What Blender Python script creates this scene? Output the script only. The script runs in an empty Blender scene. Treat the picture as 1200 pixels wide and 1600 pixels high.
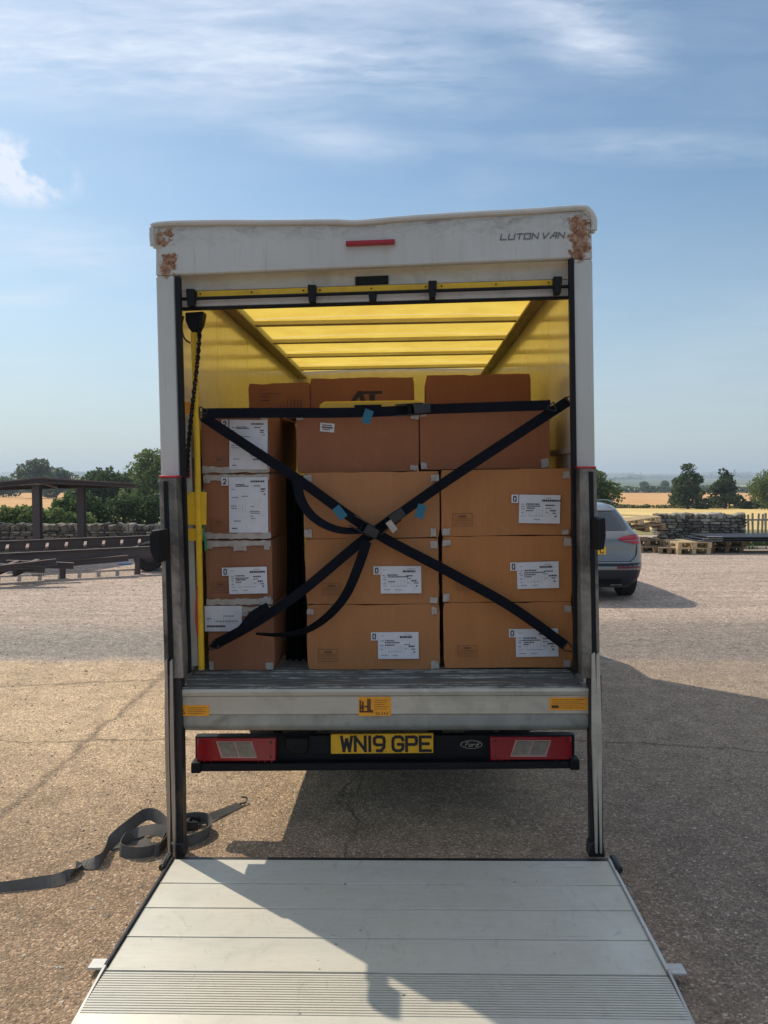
import bpy, bmesh, math, random
import numpy as np
from mathutils import Vector, Matrix, noise
random.seed(7)
rad = math.radians
S = bpy.context.scene
COL = S.collection

# ------------------------------------------------------------------ camera
EYE = 1.81
PITCH = rad(2.48)
cam_d = bpy.data.cameras.new('camera'); cam = bpy.data.objects.new('camera', cam_d); COL.objects.link(cam)
cam.location = (0, 0, EYE); cam.rotation_euler = (rad(90) - PITCH, 0, 0)
cam_d.sensor_fit = 'HORIZONTAL'; cam_d.sensor_width = 36; cam_d.lens = 36
cam_d.clip_start = 0.05; cam_d.clip_end = 12000
S.camera = cam

# ------------------------------------------------------------------ sky, sun, exposure
SUN_EL = rad(47.5); SUN_AZ = math.atan2(-.745, .667)           # azimuth from +Y towards +X
sd = Vector((math.sin(SUN_AZ) * math.cos(SUN_EL), math.cos(SUN_AZ) * math.cos(SUN_EL), math.sin(SUN_EL)))
sun_d = bpy.data.lights.new('sun', 'SUN'); sun = bpy.data.objects.new('sun', sun_d); COL.objects.link(sun)
sun_d.energy = 4.05; sun_d.angle = rad(.53); sun_d.color = (1, .89, .72)
sun.rotation_euler = (-sd).to_track_quat('-Z', 'Y').to_euler()
sun.location = sd * 60

S.view_settings.view_transform = 'Standard'; S.view_settings.look = 'None'
S.view_settings.exposure = 0.05; S.view_settings.gamma = 1
S.view_settings.use_curve_mapping = False
S.cycles.max_bounces = 8; S.cycles.diffuse_bounces = 4; S.cycles.glossy_bounces = 3
S.cycles.transmission_bounces = 4; S.cycles.volume_bounces = 0; S.cycles.transparent_max_bounces = 8

def pix_dir(px, py):
    u = (px - 600) / 1200; v = -(py - 800) / 1200
    return Vector((u, math.cos(PITCH) + v * math.sin(PITCH), -math.sin(PITCH) + v * math.cos(PITCH)))

class NT:
    """tiny node helper"""
    def __init__(s, nt): s.nt = nt; s.L = nt.links
    def n(s, t, **k):
        x = s.nt.nodes.new(t)
        for a, b in k.items(): setattr(x, a, b)
        return x
    def link(s, a, b): s.L.new(a, b)
    def put(s, sock, v):
        if isinstance(v, bpy.types.NodeSocket): s.link(v, sock)
        elif v is not None: sock.default_value = v
    def math(s, op, a, b=None, clamp=False):
        m = s.n('ShaderNodeMath', operation=op); m.use_clamp = clamp
        s.put(m.inputs[0], a)
        if b is not None: s.put(m.inputs[1], b)
        return m.outputs[0]
    def vmath(s, op, a, b=None, scale=None):
        m = s.n('ShaderNodeVectorMath', operation=op); s.put(m.inputs[0], a)
        if b is not None: s.put(m.inputs[1], b)
        if scale is not None: s.put(m.inputs['Scale'], scale)
        return m.outputs['Value'] if op in ('LENGTH', 'DISTANCE', 'DOT_PRODUCT') else m.outputs[0]
    def noise(s, vec, scale, detail=4, rough=.55, dist=0):
        t = s.n('ShaderNodeTexNoise'); s.put(t.inputs['Vector'], vec)
        t.inputs['Scale'].default_value = scale; t.inputs['Detail'].default_value = detail
        t.inputs['Roughness'].default_value = rough; t.inputs['Distortion'].default_value = dist
        return t.outputs['Fac']
    def ramp(s, fac, stops):
        r = s.n('ShaderNodeValToRGB'); s.put(r.inputs[0], fac)
        e = r.color_ramp.elements
        while len(e) < len(stops): e.new(.5)
        for i, (p, c) in enumerate(stops):
            e[i].position = p; e[i].color = (c, c, c, 1) if not hasattr(c, '__len__') else (*c, 1)
        return r.outputs[0]
    def mix(s, fac, a, b, mode='MIX'):
        m = s.n('ShaderNodeMix', data_type='RGBA', blend_type=mode)
        s.put(m.inputs[0], fac)
        for i, v in ((6, a), (7, b)):
            if isinstance(v, (tuple, list)) and len(v) == 3: v = (*v, 1)
            s.put(m.inputs[i], v)
        return m.outputs[2]
    def map(s, vec, loc=(0, 0, 0), rot=(0, 0, 0), scale=(1, 1, 1)):
        m = s.n('ShaderNodeMapping'); s.put(m.inputs[0], vec)
        m.inputs[1].default_value = loc; m.inputs[2].default_value = rot; m.inputs[3].default_value = scale
        return m.outputs[0]

def build_world():
    w = bpy.data.worlds.new('World'); S.world = w; w.use_nodes = True
    nt = w.node_tree; nt.nodes.clear(); N = NT(nt)
    sky = N.n('ShaderNodeTexSky'); sky.sky_type = 'NISHITA'; sky.sun_disc = False
    sky.sun_elevation = SUN_EL; sky.sun_rotation = SUN_AZ
    sky.altitude = 50; sky.air_density = 1.0; sky.dust_density = 1.0; sky.ozone_density = 1.4
    tc = N.n('ShaderNodeTexCoord').outputs['Generated']
    d = N.vmath('NORMALIZE', tc)
    sep = N.n('ShaderNodeSeparateXYZ'); N.link(d, sep.inputs[0])
    z = N.math('MAXIMUM', sep.outputs[2], .03)
    # project on a high cloud layer
    pl = N.n('ShaderNodeCombineXYZ')
    N.link(N.math('DIVIDE', sep.outputs[0], z), pl.inputs[0]); N.link(N.math('DIVIDE', sep.outputs[1], z), pl.inputs[1])
    # angular map (azimuth slope, elevation slope) for streaky shapes
    yy = N.math('MAXIMUM', N.math('ABSOLUTE', sep.outputs[1]), .15)
    an = N.n('ShaderNodeCombineXYZ')
    N.link(N.math('DIVIDE', sep.outputs[0], yy), an.inputs[0]); N.link(N.math('DIVIDE', sep.outputs[2], yy), an.inputs[1])
    N.link(N.math('SIGN', sep.outputs[1]), an.inputs[2])
    streak = N.noise(N.map(an.outputs[0], rot=(0, 0, .12), scale=(1.6, 9, 1)), 2.2, 9, .62, .35)
    fine = N.noise(N.map(an.outputs[0], rot=(0, 0, -.1), scale=(6, 30, 1)), 2.5, 6, .6, .5)
    puff = N.noise(an.outputs[0], 13, 10, .66, .2)
    wide = N.noise(pl.outputs[0], .55, 5, .6, .3)
    def blob(px, py, rx, ry, rot=0):
        dd = pix_dir(px, py); cx, cy = dd.x / dd.y, dd.z / dd.y
        m = N.n('ShaderNodeMapping'); m.vector_type = 'TEXTURE'; N.link(an.outputs[0], m.inputs[0])
        m.inputs[1].default_value = (cx, cy, 1); m.inputs[2].default_value = (0, 0, rot); m.inputs[3].default_value = (rx / 1200, ry / 1200, 1)
        l = N.vmath('LENGTH', m.outputs[0])
        return N.ramp(l, [(0, 1), (1, 0)])
    def sm(x, lo, hi): return N.ramp(x, [(lo, 0), (hi, 1)])
    st = sm(streak, .38, .72); pf = sm(puff, .42, .58); fn = sm(fine, .35, .7)
    mix1 = N.math('ADD', N.math('ADD', N.math('MULTIPLY', st, .62), N.math('MULTIPLY', fn, .26)), .12)
    acc = N.math('MULTIPLY', N.math('MULTIPLY', sm(wide, .42, .75), st), .30)
    high = N.math('MULTIPLY', N.ramp(sep.outputs[2], [(.50, 0), (.68, 1)]), N.math('ADD', N.math('MULTIPLY', sm(wide, .25, .7), .6), .28))  # cloud carried on overhead, thickened out of view to brighten the shade
    acc = N.math('ADD', acc, high)
    for (b, t, k) in ((blob(110, 95, 460, 100, -.12), mix1, 1.1), (blob(330, 25, 700, 130, 0), mix1, .85),
                      (blob(560, 110, 300, 75, -.1), mix1, .75), (blob(480, 210, 210, 45, -.15), mix1, .6),
                      (blob(910, 20, 170, 120, -.5), mix1, .65), (blob(960, 90, 130, 50, -.3), mix1, .5),
                      (blob(1030, 232, 260, 34, -.03), mix1, .75), (blob(8, 262, 130, 60, -.28), pf, 2.4),
                      (blob(60, 390, 260, 70, -.1), mix1, .8), (blob(40, 465, 120, 20, 0), mix1, .5)):
        acc = N.math('ADD', acc, N.math('MULTIPLY', N.math('MULTIPLY', b, t), k))
    acc = N.math('MINIMUM', acc, .92)
    cloud = N.mix(N.ramp(sep.outputs[2], [(0, 0), (.5, 1)]), (6.6, 6.9, 7.6), (6.9, 7.5, 8.6))
    c = N.mix(acc, N.mix(N.ramp(sep.outputs[2], [(0, .85), (.05, .68), (.20, .22), (.34, 0)]), N.mix(1, sky.outputs[0], (.88, 1.01, 1.0), 'MULTIPLY'), (4.5, 5.0, 5.5)), cloud)
    bg = N.n('ShaderNodeBackground'); N.link(c, bg.inputs[0]); bg.inputs[1].default_value = .12
    o = N.n('ShaderNodeOutputWorld'); N.link(bg.outputs[0], o.inputs[0])
build_world()

# ------------------------------------------------------------------ frames of reference
YAW = rad(1.85); LEAN = .012
VM = Matrix.Translation((-.015, 3.6, 0)) @ Matrix.Rotation(-YAW, 4, 'Z') @ Matrix.Rotation(-LEAN, 4, 'Y')
VMI = VM.inverted()
def vp(px, py, b):
    """point of the van's own frame that lies at depth b behind its rear plane"""
    o = VMI @ Vector((0, 0, EYE)); d = VMI.to_3x3() @ pix_dir(px, py)
    t = (b - o.y) / d.y
    p = o + d * t
    return Vector((p.x, b, p.z))
def gp(px, py, z=0.):
    d = pix_dir(px, py); t = (z - EYE) / d.z
    return Vector((d.x * t, d.y * t, z))
def wp(px, py, Y):
    d = pix_dir(px, py); t = Y / d.y
    return Vector((d.x * t, Y, EYE + d.z * t))

# ------------------------------------------------------------------ mesh helpers
class MB:
    def __init__(s): s.v = []; s.f = []; s.m = []
    def add(s, vs, fs, mi=0):
        o = len(s.v); s.v += [tuple(v) for v in vs]; s.f += [tuple(o + i for i in f) for f in fs]; s.m += [mi] * len(fs); return s
    def box(s, x0, x1, y0, y1, z0, z1, mi=0, M=None):
        vs = [Vector(p) for p in ((x0,y0,z0),(x1,y0,z0),(x1,y1,z0),(x0,y1,z0),(x0,y0,z1),(x1,y0,z1),(x1,y1,z1),(x0,y1,z1))]
        if M: vs = [M @ v for v in vs]
        return s.add(vs, [(0,3,2,1),(4,5,6,7),(0,1,5,4),(1,2,6,5),(2,3,7,6),(3,0,4,7)], mi)
    def prism(s, poly, lo, hi, axis='y', mi=0):
        """poly: 2D outline; extruded along axis from lo to hi"""
        n = len(poly)
        def P(p, t): return {'y': (p[0], t, p[1]), 'x': (t, p[0], p[1]), 'z': (p[0], p[1], t)}[axis]
        vs = [P(p, lo) for p in poly] + [P(p, hi) for p in poly]
        fs = [tuple(range(n)), tuple(range(2 * n - 1, n - 1, -1))] + [(i, i + n, (i + 1) % n + n, (i + 1) % n) for i in range(n)]
        return s.add(vs, fs, mi)
    def tube(s, pts, r, n=8, mi=0, cap=True):
        pts = [Vector(p) for p in pts]; rs = r if hasattr(r, '__len__') else [r] * len(pts)
        rings = []
        for i, p in enumerate(pts):
            t = (pts[min(i + 1, len(pts) - 1)] - pts[max(i - 1, 0)]).normalized()
            a = Vector((0, 0, 1)) if abs(t.z) < .9 else Vector((1, 0, 0))
            u = t.cross(a).normalized(); w = t.cross(u)
            rings.append([p + (u * math.cos(k * 2 * math.pi / n) + w * math.sin(k * 2 * math.pi / n)) * rs[i] for k in range(n)])
        vs = [v for g in rings for v in g]; fs = []
        for i in range(len(pts) - 1):
            for k in range(n):
                fs.append((i * n + k, i * n + (k + 1) % n, (i + 1) * n + (k + 1) % n, (i + 1) * n + k))
        if cap: fs += [tuple(range(n))[::-1], tuple(range((len(pts) - 1) * n, len(pts) * n))]
        return s.add(vs, fs, mi)
    def ribbon(s, pts, wdirs, width, th=.0025, mi=0):
        pts = [Vector(p) for p in pts]; n = len(pts); vs = []
        for i, p in enumerate(pts):
            t = (pts[min(i + 1, n - 1)] - pts[max(i - 1, 0)]).normalized()
            w = Vector(wdirs[i]); w = (w - t * w.dot(t)).normalized(); nn = t.cross(w).normalized()
            for a, b in ((-1, -1), (1, -1), (1, 1), (-1, 1)): vs.append(p + w * a * width / 2 + nn * b * th / 2)
        fs = [(0, 1, 2, 3), tuple(4 * (n - 1) + k for k in (3, 2, 1, 0))]
        for i in range(n - 1):
            for k in range(4): fs.append((4*i + k, 4*i + 4 + k, 4*i + 4 + (k + 1) % 4, 4*i + (k + 1) % 4))
        return s.add(vs, fs, mi)
    def lathe(s, prof, axis='x', n=24, mi=0, c=(0, 0, 0)):
        vs = []; m = len(prof)
        for k in range(n):
            a = 2 * math.pi * k / n; co, si = math.cos(a), math.sin(a)
            for (t, r) in prof:
                p = {'x': (t, r * co, r * si), 'y': (r * co, t, r * si), 'z': (r * co, r * si, t)}[axis]
                vs.append(Vector(p) + Vector(c))
        fs = [(k * m + j, k * m + j + 1, ((k + 1) % n) * m + j + 1, ((k + 1) % n) * m + j) for k in range(n) for j in range(m - 1)]
        return s.add(vs, fs, mi)
    def mesh(s, name, mats):
        me = bpy.data.meshes.new(name); me.from_pydata(s.v, [], s.f)
        for m in (mats if isinstance(mats, (list, tuple)) else [mats]): me.materials.append(m)
        if any(s.m): me.polygons.foreach_set('material_index', s.m)
        me.update()
        bm = bmesh.new(); bm.from_mesh(me); bmesh.ops.recalc_face_normals(bm, faces=bm.faces); bm.to_mesh(me); bm.free()
        return me
    def build(s, name, mats, parent=None, bevel=0, smooth=False, label=None):
        return link(name, s.mesh(name, mats), parent, bevel, smooth, label)
def link(name, me, parent=None, bevel=0, smooth=False, label=None):
    o = bpy.data.objects.new(name, me); COL.objects.link(o)
    if parent is not None: o.parent = parent
    if bevel:
        b = o.modifiers.new('bevel', 'BEVEL'); b.width = bevel; b.segments = 2; b.limit_method = 'ANGLE'; b.angle_limit = rad(40)
        smooth = True
    if smooth:
        for p in me.polygons: p.use_smooth = True
        me.set_sharp_from_angle(angle=rad(38))
    if label: o['label'] = label
    return o
def tag(o, label=None, cat=None, group=None, kind=None):
    if label: o['label'] = label
    if cat: o['category'] = cat
    if group: o['group'] = group
    if kind: o['kind'] = kind
    return o
def empty(name, loc=(0, 0, 0), rot=None, M=None, label=None, cat=None, group=None):
    o = bpy.data.objects.new(name, None); COL.objects.link(o); o.empty_display_size = .1
    if M is not None: o.matrix_world = M
    else:
        o.location = loc
        if rot: o.rotation_euler = rot
    return tag(o, label, cat, group)
def in_van(name, a, b, c, **k):
    return empty(name, M=VM @ Matrix.Translation((a, b, c)), **k)
def recenter_van(o, at):
    """move a top-level mesh written in van coordinates so that its origin is at a point of its own"""
    at = Vector(at); o.data.transform(Matrix.Translation(-at)); o.matrix_world = VM @ Matrix.Translation(at); return o
def recenter(o, at):
    at = Vector(at); o.data.transform(Matrix.Translation(-at)); o.location = at; return o
def slab(pts, b, th, M=None):
    """outline given where it is seen on the plane at depth b of the van; real thickness th"""
    poly = [(vp(x, y, b).x, vp(x, y, b).z) for x, y in pts]
    m = MB() if M is None else M
    return m.prism(poly, b, b + th)
def spline(pts, n=8):
    pts = [Vector(p) for p in pts]; P = [pts[0]] + pts + [pts[-1]]; out = []
    for i in range(1, len(P) - 2):
        for k in range(n):
            t = k / n; a, b, c, d = P[i-1], P[i], P[i+1], P[i+2]
            out.append(.5 * ((2*b) + (c - a)*t + (2*a - 5*b + 4*c - d)*t*t + (3*b - a - 3*c + d)*t**3))
    return out + [pts[-1]]

# ------------------------------------------------------------------ materials
def mat(name, col, rough=.6, metal=0., var=.0, vscale=4., col2=None, bump=0., bscale=60., bdist=.002, coat=0., stretch=(1,1,1),
        dstr=(1,1,1), dirt=0., dcol=(.05,.045,.04), dscale=2.5, dlo=.5, dhi=.72, spec=.5, rvar=0., world=False):
    m = bpy.data.materials.new(name); m.use_nodes = True; nt = m.node_tree; N = NT(nt)
    P = nt.nodes['Principled BSDF']
    tc = N.n('ShaderNodeNewGeometry').outputs['Position'] if world else N.n('ShaderNodeTexCoord').outputs['Object']
    v = N.map(tc, scale=stretch)
    c = (*col, 1)
    if var or col2:
        f = N.noise(v, vscale, 5, .6)
        f = N.ramp(f, [(.3, 0), (.7, 1)])
        c2 = col2 or tuple(x * (1 - var) for x in col)
        c = N.mix(f, col, c2)
        fine = N.noise(v, vscale * 9, 4, .6)
        c = N.mix(N.math('MULTIPLY', N.ramp(fine, [(.35, 0), (.75, 1)]), .5), c, tuple(x * .75 for x in col))
    if dirt:
        f = N.ramp(N.noise(N.map(tc, scale=dstr), dscale, 8, .72, .6), [(dlo, 0), (dhi, 1)])
        c = N.mix(N.math('MULTIPLY', f, dirt), c, dcol)
    N.put(P.inputs['Base Color'], c)
    P.inputs['Roughness'].default_value = rough; P.inputs['Metallic'].default_value = metal
    P.inputs['Specular IOR Level'].default_value = spec
    if rvar:
        N.link(N.math('ADD', N.math('MULTIPLY', N.noise(v, vscale * 3, 5), rvar), rough - rvar / 2), P.inputs['Roughness'])
    if coat: P.inputs['Coat Weight'].default_value = coat; P.inputs['Coat Roughness'].default_value = .06
    if bump:
        bn = N.n('ShaderNodeBump'); bn.inputs['Strength'].default_value = bump; bn.inputs['Distance'].default_value = bdist
        N.link(N.noise(v, bscale, 4, .6), bn.inputs['Height']); N.link(bn.outputs[0], P.inputs['Normal'])
    m['P'] = 1
    return m
def vary(m, amt=.16):
    nt = m.node_tree; N = NT(nt); P = nt.nodes['Principled BSDF']; src = P.inputs['Base Color'].links[0].from_socket
    oi = N.n('ShaderNodeObjectInfo'); hs = N.n('ShaderNodeHueSaturation')
    N.link(N.math('ADD', N.math('MULTIPLY', oi.outputs['Random'], amt * 2), 1 - amt), hs.inputs['Value'])
    N.link(N.math('ADD', N.math('MULTIPLY', oi.outputs['Random'], amt), 1 - amt / 2), hs.inputs['Saturation'])
    N.link(src, hs.inputs['Color']); 
    # scuffed, lighter rubbed marks
    tc = N.n('ShaderNodeTexCoord').outputs['Object']
    f = N.ramp(N.noise(N.map(tc, scale=(1, 1, 3)), 5, 9, .75, 1.2), [(.60, 0), (.68, 1)])
    N.link(N.mix(N.math('MULTIPLY', f, .22), hs.outputs[0], (.52,.33,.19)), P.inputs['Base Color'])
def srgb(r, g, b):
    return tuple(((x / 255) / 12.92 if x <= 10 else ((x / 255 + .055) / 1.055) ** 2.4) for x in (r, g, b))

MT = {}
MT['white'] = mat('white_panel', (.60,.60,.57), .42, var=.12, vscale=1.2, dirt=.55, dcol=(.22,.19,.15), dscale=1.5, dlo=.5, dhi=.85, bump=.1, bscale=8, bdist=.004)
MT['black'] = mat('black_rubber', (.010,.011,.014), .55, var=.3, bump=.2, spec=.2)
MT['dark_steel'] = mat('dark_steel', (.03,.03,.033), .45, .3, var=.5, vscale=6, dirt=.5, dcol=(.12,.09,.06), dscale=6)
MT['column'] = mat('lift_column_metal', (.36,.33,.29), .5, .35, var=.6, vscale=3, stretch=(6,6,.7), dirt=.85, dcol=(.03,.028,.025), dscale=4, dlo=.42, dhi=.62)
MT['alu'] = mat('aluminium', (.60,.59,.56), .5, .2, var=.2, vscale=3, stretch=(1,5,5), dirt=.4, dcol=(.16,.14,.11), dscale=4, rvar=.2, bump=.1, bscale=120)
MT['sill'] = mat('sill_aluminium', (.52,.48,.40), .5, .15, var=.25, vscale=2, stretch=(.6,5,5), dirt=.6, dcol=(.14,.12,.10), dscale=3.5, dlo=.5, dhi=.8, rvar=.2)
MT['scuffed'] = mat('scuffed_rib', (.50,.50,.46), .5, .1, var=.2, dirt=.95, dcol=(.08,.085,.085), dscale=3, dlo=.40, dhi=.56, dstr=(1.6,6,1))
MT['roll'] = mat('rolled_edge_shaded', (.36,.38,.37), .42, .35, var=.3, vscale=3, stretch=(2,.3,.3), dirt=.75, dcol=(.10,.095,.085), dscale=5, dlo=.5, dhi=.75, rvar=.2)  # greyer than the sill; reflections of the down-facing curve put into the colour
MT['deck'] = mat('worn_deck', (.12,.125,.12), .55, .1, var=.35, vscale=4, stretch=(.5,6,1), dirt=.9, dcol=(.42,.45,.41), dscale=3.4, dlo=.53, dhi=.66, dstr=(.8,7,1), bump=.4, bscale=40)
MT['platform'] = mat('platform_aluminium', (.60,.58,.505), .5, .15, var=.12, vscale=2.2, stretch=(.5,4,1), dirt=.35, dcol=(.36,.32,.25), dscale=5, dlo=.5, dhi=.8, rvar=.25, bump=.08, bscale=200)
MT['yellow'] = mat('yellow_paint', (.86,.52,.015), .45, var=.2, vscale=6, dirt=.4, dcol=(.18,.10,.03), dscale=9)
MT['yellow_case'] = mat('yellow_plastic', (.78,.46,.03), .4)
MT['card'] = mat('cardboard', (.42,.178,.064), .85, var=.14, vscale=2, stretch=(6,6,.5), bump=.25, bscale=25, bdist=.0015, dirt=.25, dcol=(.30,.14,.05), dscale=3)
MT['card_dark'] = mat('cardboard_reddish', (.29,.122,.063), .85, var=.12, vscale=2, stretch=(6,6,.5), bump=.25, bscale=25, bdist=.0015, dirt=.25, dcol=(.2,.08,.035), dscale=3)
vary(MT['card'], .10); vary(MT['card_dark'], .12)
MT['ink'] = mat('ink', (.03,.025,.03), .8)
MT['stamp'] = mat('brown_stamp_ink', (.11,.055,.035), .85)
MT['paper'] = mat('paper', (.66,.66,.70), .7, var=.05)
MT['tape'] = mat('clear_parcel_tape', (.46,.41,.37), .3, var=.35, vscale=30, bump=.6, bscale=90, bdist=.003)
MT['strap'] = mat('navy_webbing', (.006,.008,.014), .8, var=.3, vscale=20, bump=.8, bscale=420, bdist=.001, stretch=(1,1,.3), spec=.12)
MT['strap_grey'] = mat('dusty_webbing', (.13,.12,.11), .9, var=.45, vscale=9, bump=.5, bscale=500, bdist=.0006)
MT['teal'] = mat('teal_tag', (.02,.13,.20), .7)
MT['steel'] = mat('zinc_steel', (.45,.44,.42), .35, .85, var=.2)
MT['orange'] = mat('orange_sticker', (.74,.30,.015), .5, dirt=.45, dcol=(.25,.12,.03), dscale=20)
MT['plate'] = mat('yellow_plate', (.90,.50,.012), .35, dirt=.4, dcol=(.30,.19,.03), dscale=14)
MT['red'] = mat('red_plastic', (.33,.008,.014), .2, coat=.12)
MT['red_paint'] = mat('red_paint', (.5,.02,.03), .4)
MT['green'] = mat('green_cord', (.02,.20,.09), .6)
MT['lens'] = mat('clear_lens', (.42,.36,.32), .12, coat=.5, bump=.6, bscale=90)
MT['lens_rim'] = mat('pink_lens_rim', (.52,.33,.30), .3)
MT['lens'] = mat('clear_lens', (.33,.28,.22), .12, coat=.3, var=.5, vscale=40, bump=.9, bscale=70)
MT['blanket'] = mat('dark_blanket', (.004,.005,.008), .95, spec=.05, var=.3, bump=.5, bscale=30, bdist=.01)
MT['tyre'] = mat('tyre_rubber', (.02,.02,.02), .85, bump=.3)
MT['glass'] = mat('dark_glass', (.02,.025,.03), .05, spec=.8)
MT['car'] = mat('grey_car_paint', (.185,.183,.185), .30, .5, coat=.7)
MT['car_red'] = mat('red_lamp', (.38,.008,.02), .2, coat=.2)
MT['car_plastic'] = mat('dark_bumper_plastic', (.022,.025,.034), .5, spec=.25)
MT['dark_red'] = mat('dark_red_reflector', (.12,.004,.01), .3)
MT['rail_wood'] = mat('stained_rail', (.44,.38,.30), .6, .1, var=.4, vscale=4, stretch=(6,.6,6))
MT['bow'] = mat('roof_bow_metal', (.75,.70,.55), .5, 0, var=.2)
MT['rust_steel'] = mat('rusty_steel', (.085,.075,.078), .8, .1, var=.5, vscale=3, col2=(.115,.078,.068), bump=.3)
MT['rust_sunlit'] = mat('sunlit_rusty_steel', (.32,.23,.2), .8, 0, var=.3, vscale=3, col2=(.15,.09,.075), bump=.3)  # paler rust, sun on the tops and stubs put into the colour
MT['pale_wood'] = mat('pale_pallet_wood', (.62,.46,.26), .85, var=.3, vscale=3, stretch=(1,1,6), world=False)
MT['old_wood'] = mat('weathered_wood', (.32,.22,.13), .9, var=.5, vscale=3, stretch=(1,1,6))
MT['grey_wood'] = mat('grey_fence_wood', (.42,.36,.28), .9, var=.4, vscale=6)
MT['bark'] = mat('bark', (.07,.055,.045), .95, var=.5, bump=.5, bscale=8, bdist=.03)
MT['sheet'] = mat('dark_sheet_metal', (.045,.05,.06), .35, .5)
MT['blue'] = mat('blue_plastic', (.06,.25,.6), .5)

def mat_wall():
    m = mat('interior_grp', (.74,.70,.58), .13, var=.08, vscale=1.5, dirt=.25, dcol=(.4,.36,.26), dscale=2, bump=.25, bscale=3, bdist=.01)
    return m
MT['inner'] = mat_wall()
def mat_roof():
    m = bpy.data.materials.new('translucent_roof'); m.use_nodes = True; nt = m.node_tree; N = NT(nt)
    nt.nodes.clear()
    tc = N.n('ShaderNodeTexCoord').outputs['Object']
    f = N.ramp(N.noise(tc, 2.2, 7, .7, .3), [(.35, 0), (.72, 1)])
    c = N.mix(f, (.92,.68,.13), (.76,.50,.08))
    sp = N.ramp(N.noise(N.map(tc, scale=(1, 3, 1)), 14, 6, .7), [(.64, 0), (.74, 1)])
    c = N.mix(N.math('MULTIPLY', sp, .5), c, (.30,.2,.04))
    t = N.n('ShaderNodeBsdfTranslucent'); N.link(c, t.inputs[0])
    d = N.n('ShaderNodeBsdfPrincipled'); N.link(c, d.inputs['Base Color']); d.inputs['Roughness'].default_value = .35
    mx = N.n('ShaderNodeMixShader'); mx.inputs[0].default_value = .40
    N.link(t.outputs[0], mx.inputs[1]); N.link(d.outputs[0], mx.inputs[2])
    o = N.n('ShaderNodeOutputMaterial'); N.link(mx.outputs[0], o.inputs[0]); return m
MT['roof'] = mat_roof()
def wear(m):
    nt = m.node_tree; N = NT(nt); P = nt.nodes['Principled BSDF']; src = P.inputs['Base Color'].links[0].from_socket
    pos = N.n('ShaderNodeNewGeometry').outputs['Position']
    sc = None
    for rot, sx, sy in ((.35, 3, 90), (-.9, 3, 80), (1.4, 2, 60)):
        f = N.ramp(N.noise(N.map(pos, rot=(0, 0, rot), scale=(sx, sy, 1)), 1.0, 3, .5, .1), [(.70, 0), (.735, 1)])
        g = N.ramp(N.noise(pos, 2.4 + rot, 3, .5), [(.5, 0), (.62, 1)]); f = N.math('MULTIPLY', f, g)
        sc = f if sc is None else N.math('MAXIMUM', sc, f)
    scuff = N.ramp(N.noise(N.map(pos, rot=(0, 0, .2), scale=(1, .55, 1)), 7, 9, .78, 2.2), [(.57, 0), (.68, 1)])
    film = N.ramp(N.noise(pos, 1.6, 8, .7, .8), [(.38, 0), (.66, 1)])
    spots = N.ramp(N.noise(pos, 34, 3, .5), [(.73, 0), (.76, 1)])
    c = N.mix(N.math('MULTIPLY', film, .5), src, (.44,.40,.31))
    c = N.mix(N.math('MULTIPLY', scuff, .6), c, (.30,.29,.27))
    c = N.mix(N.math('MULTIPLY', spots, .75), c, (.10,.085,.06))
    c = N.mix(N.math('MULTIPLY', sc, .8), c, (.25,.25,.25))
    N.link(c, P.inputs['Base Color'])
    N.link(N.math('ADD', .36, N.math('MULTIPLY', film, .3)), P.inputs['Roughness'])
wear(MT['platform'])

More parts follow.
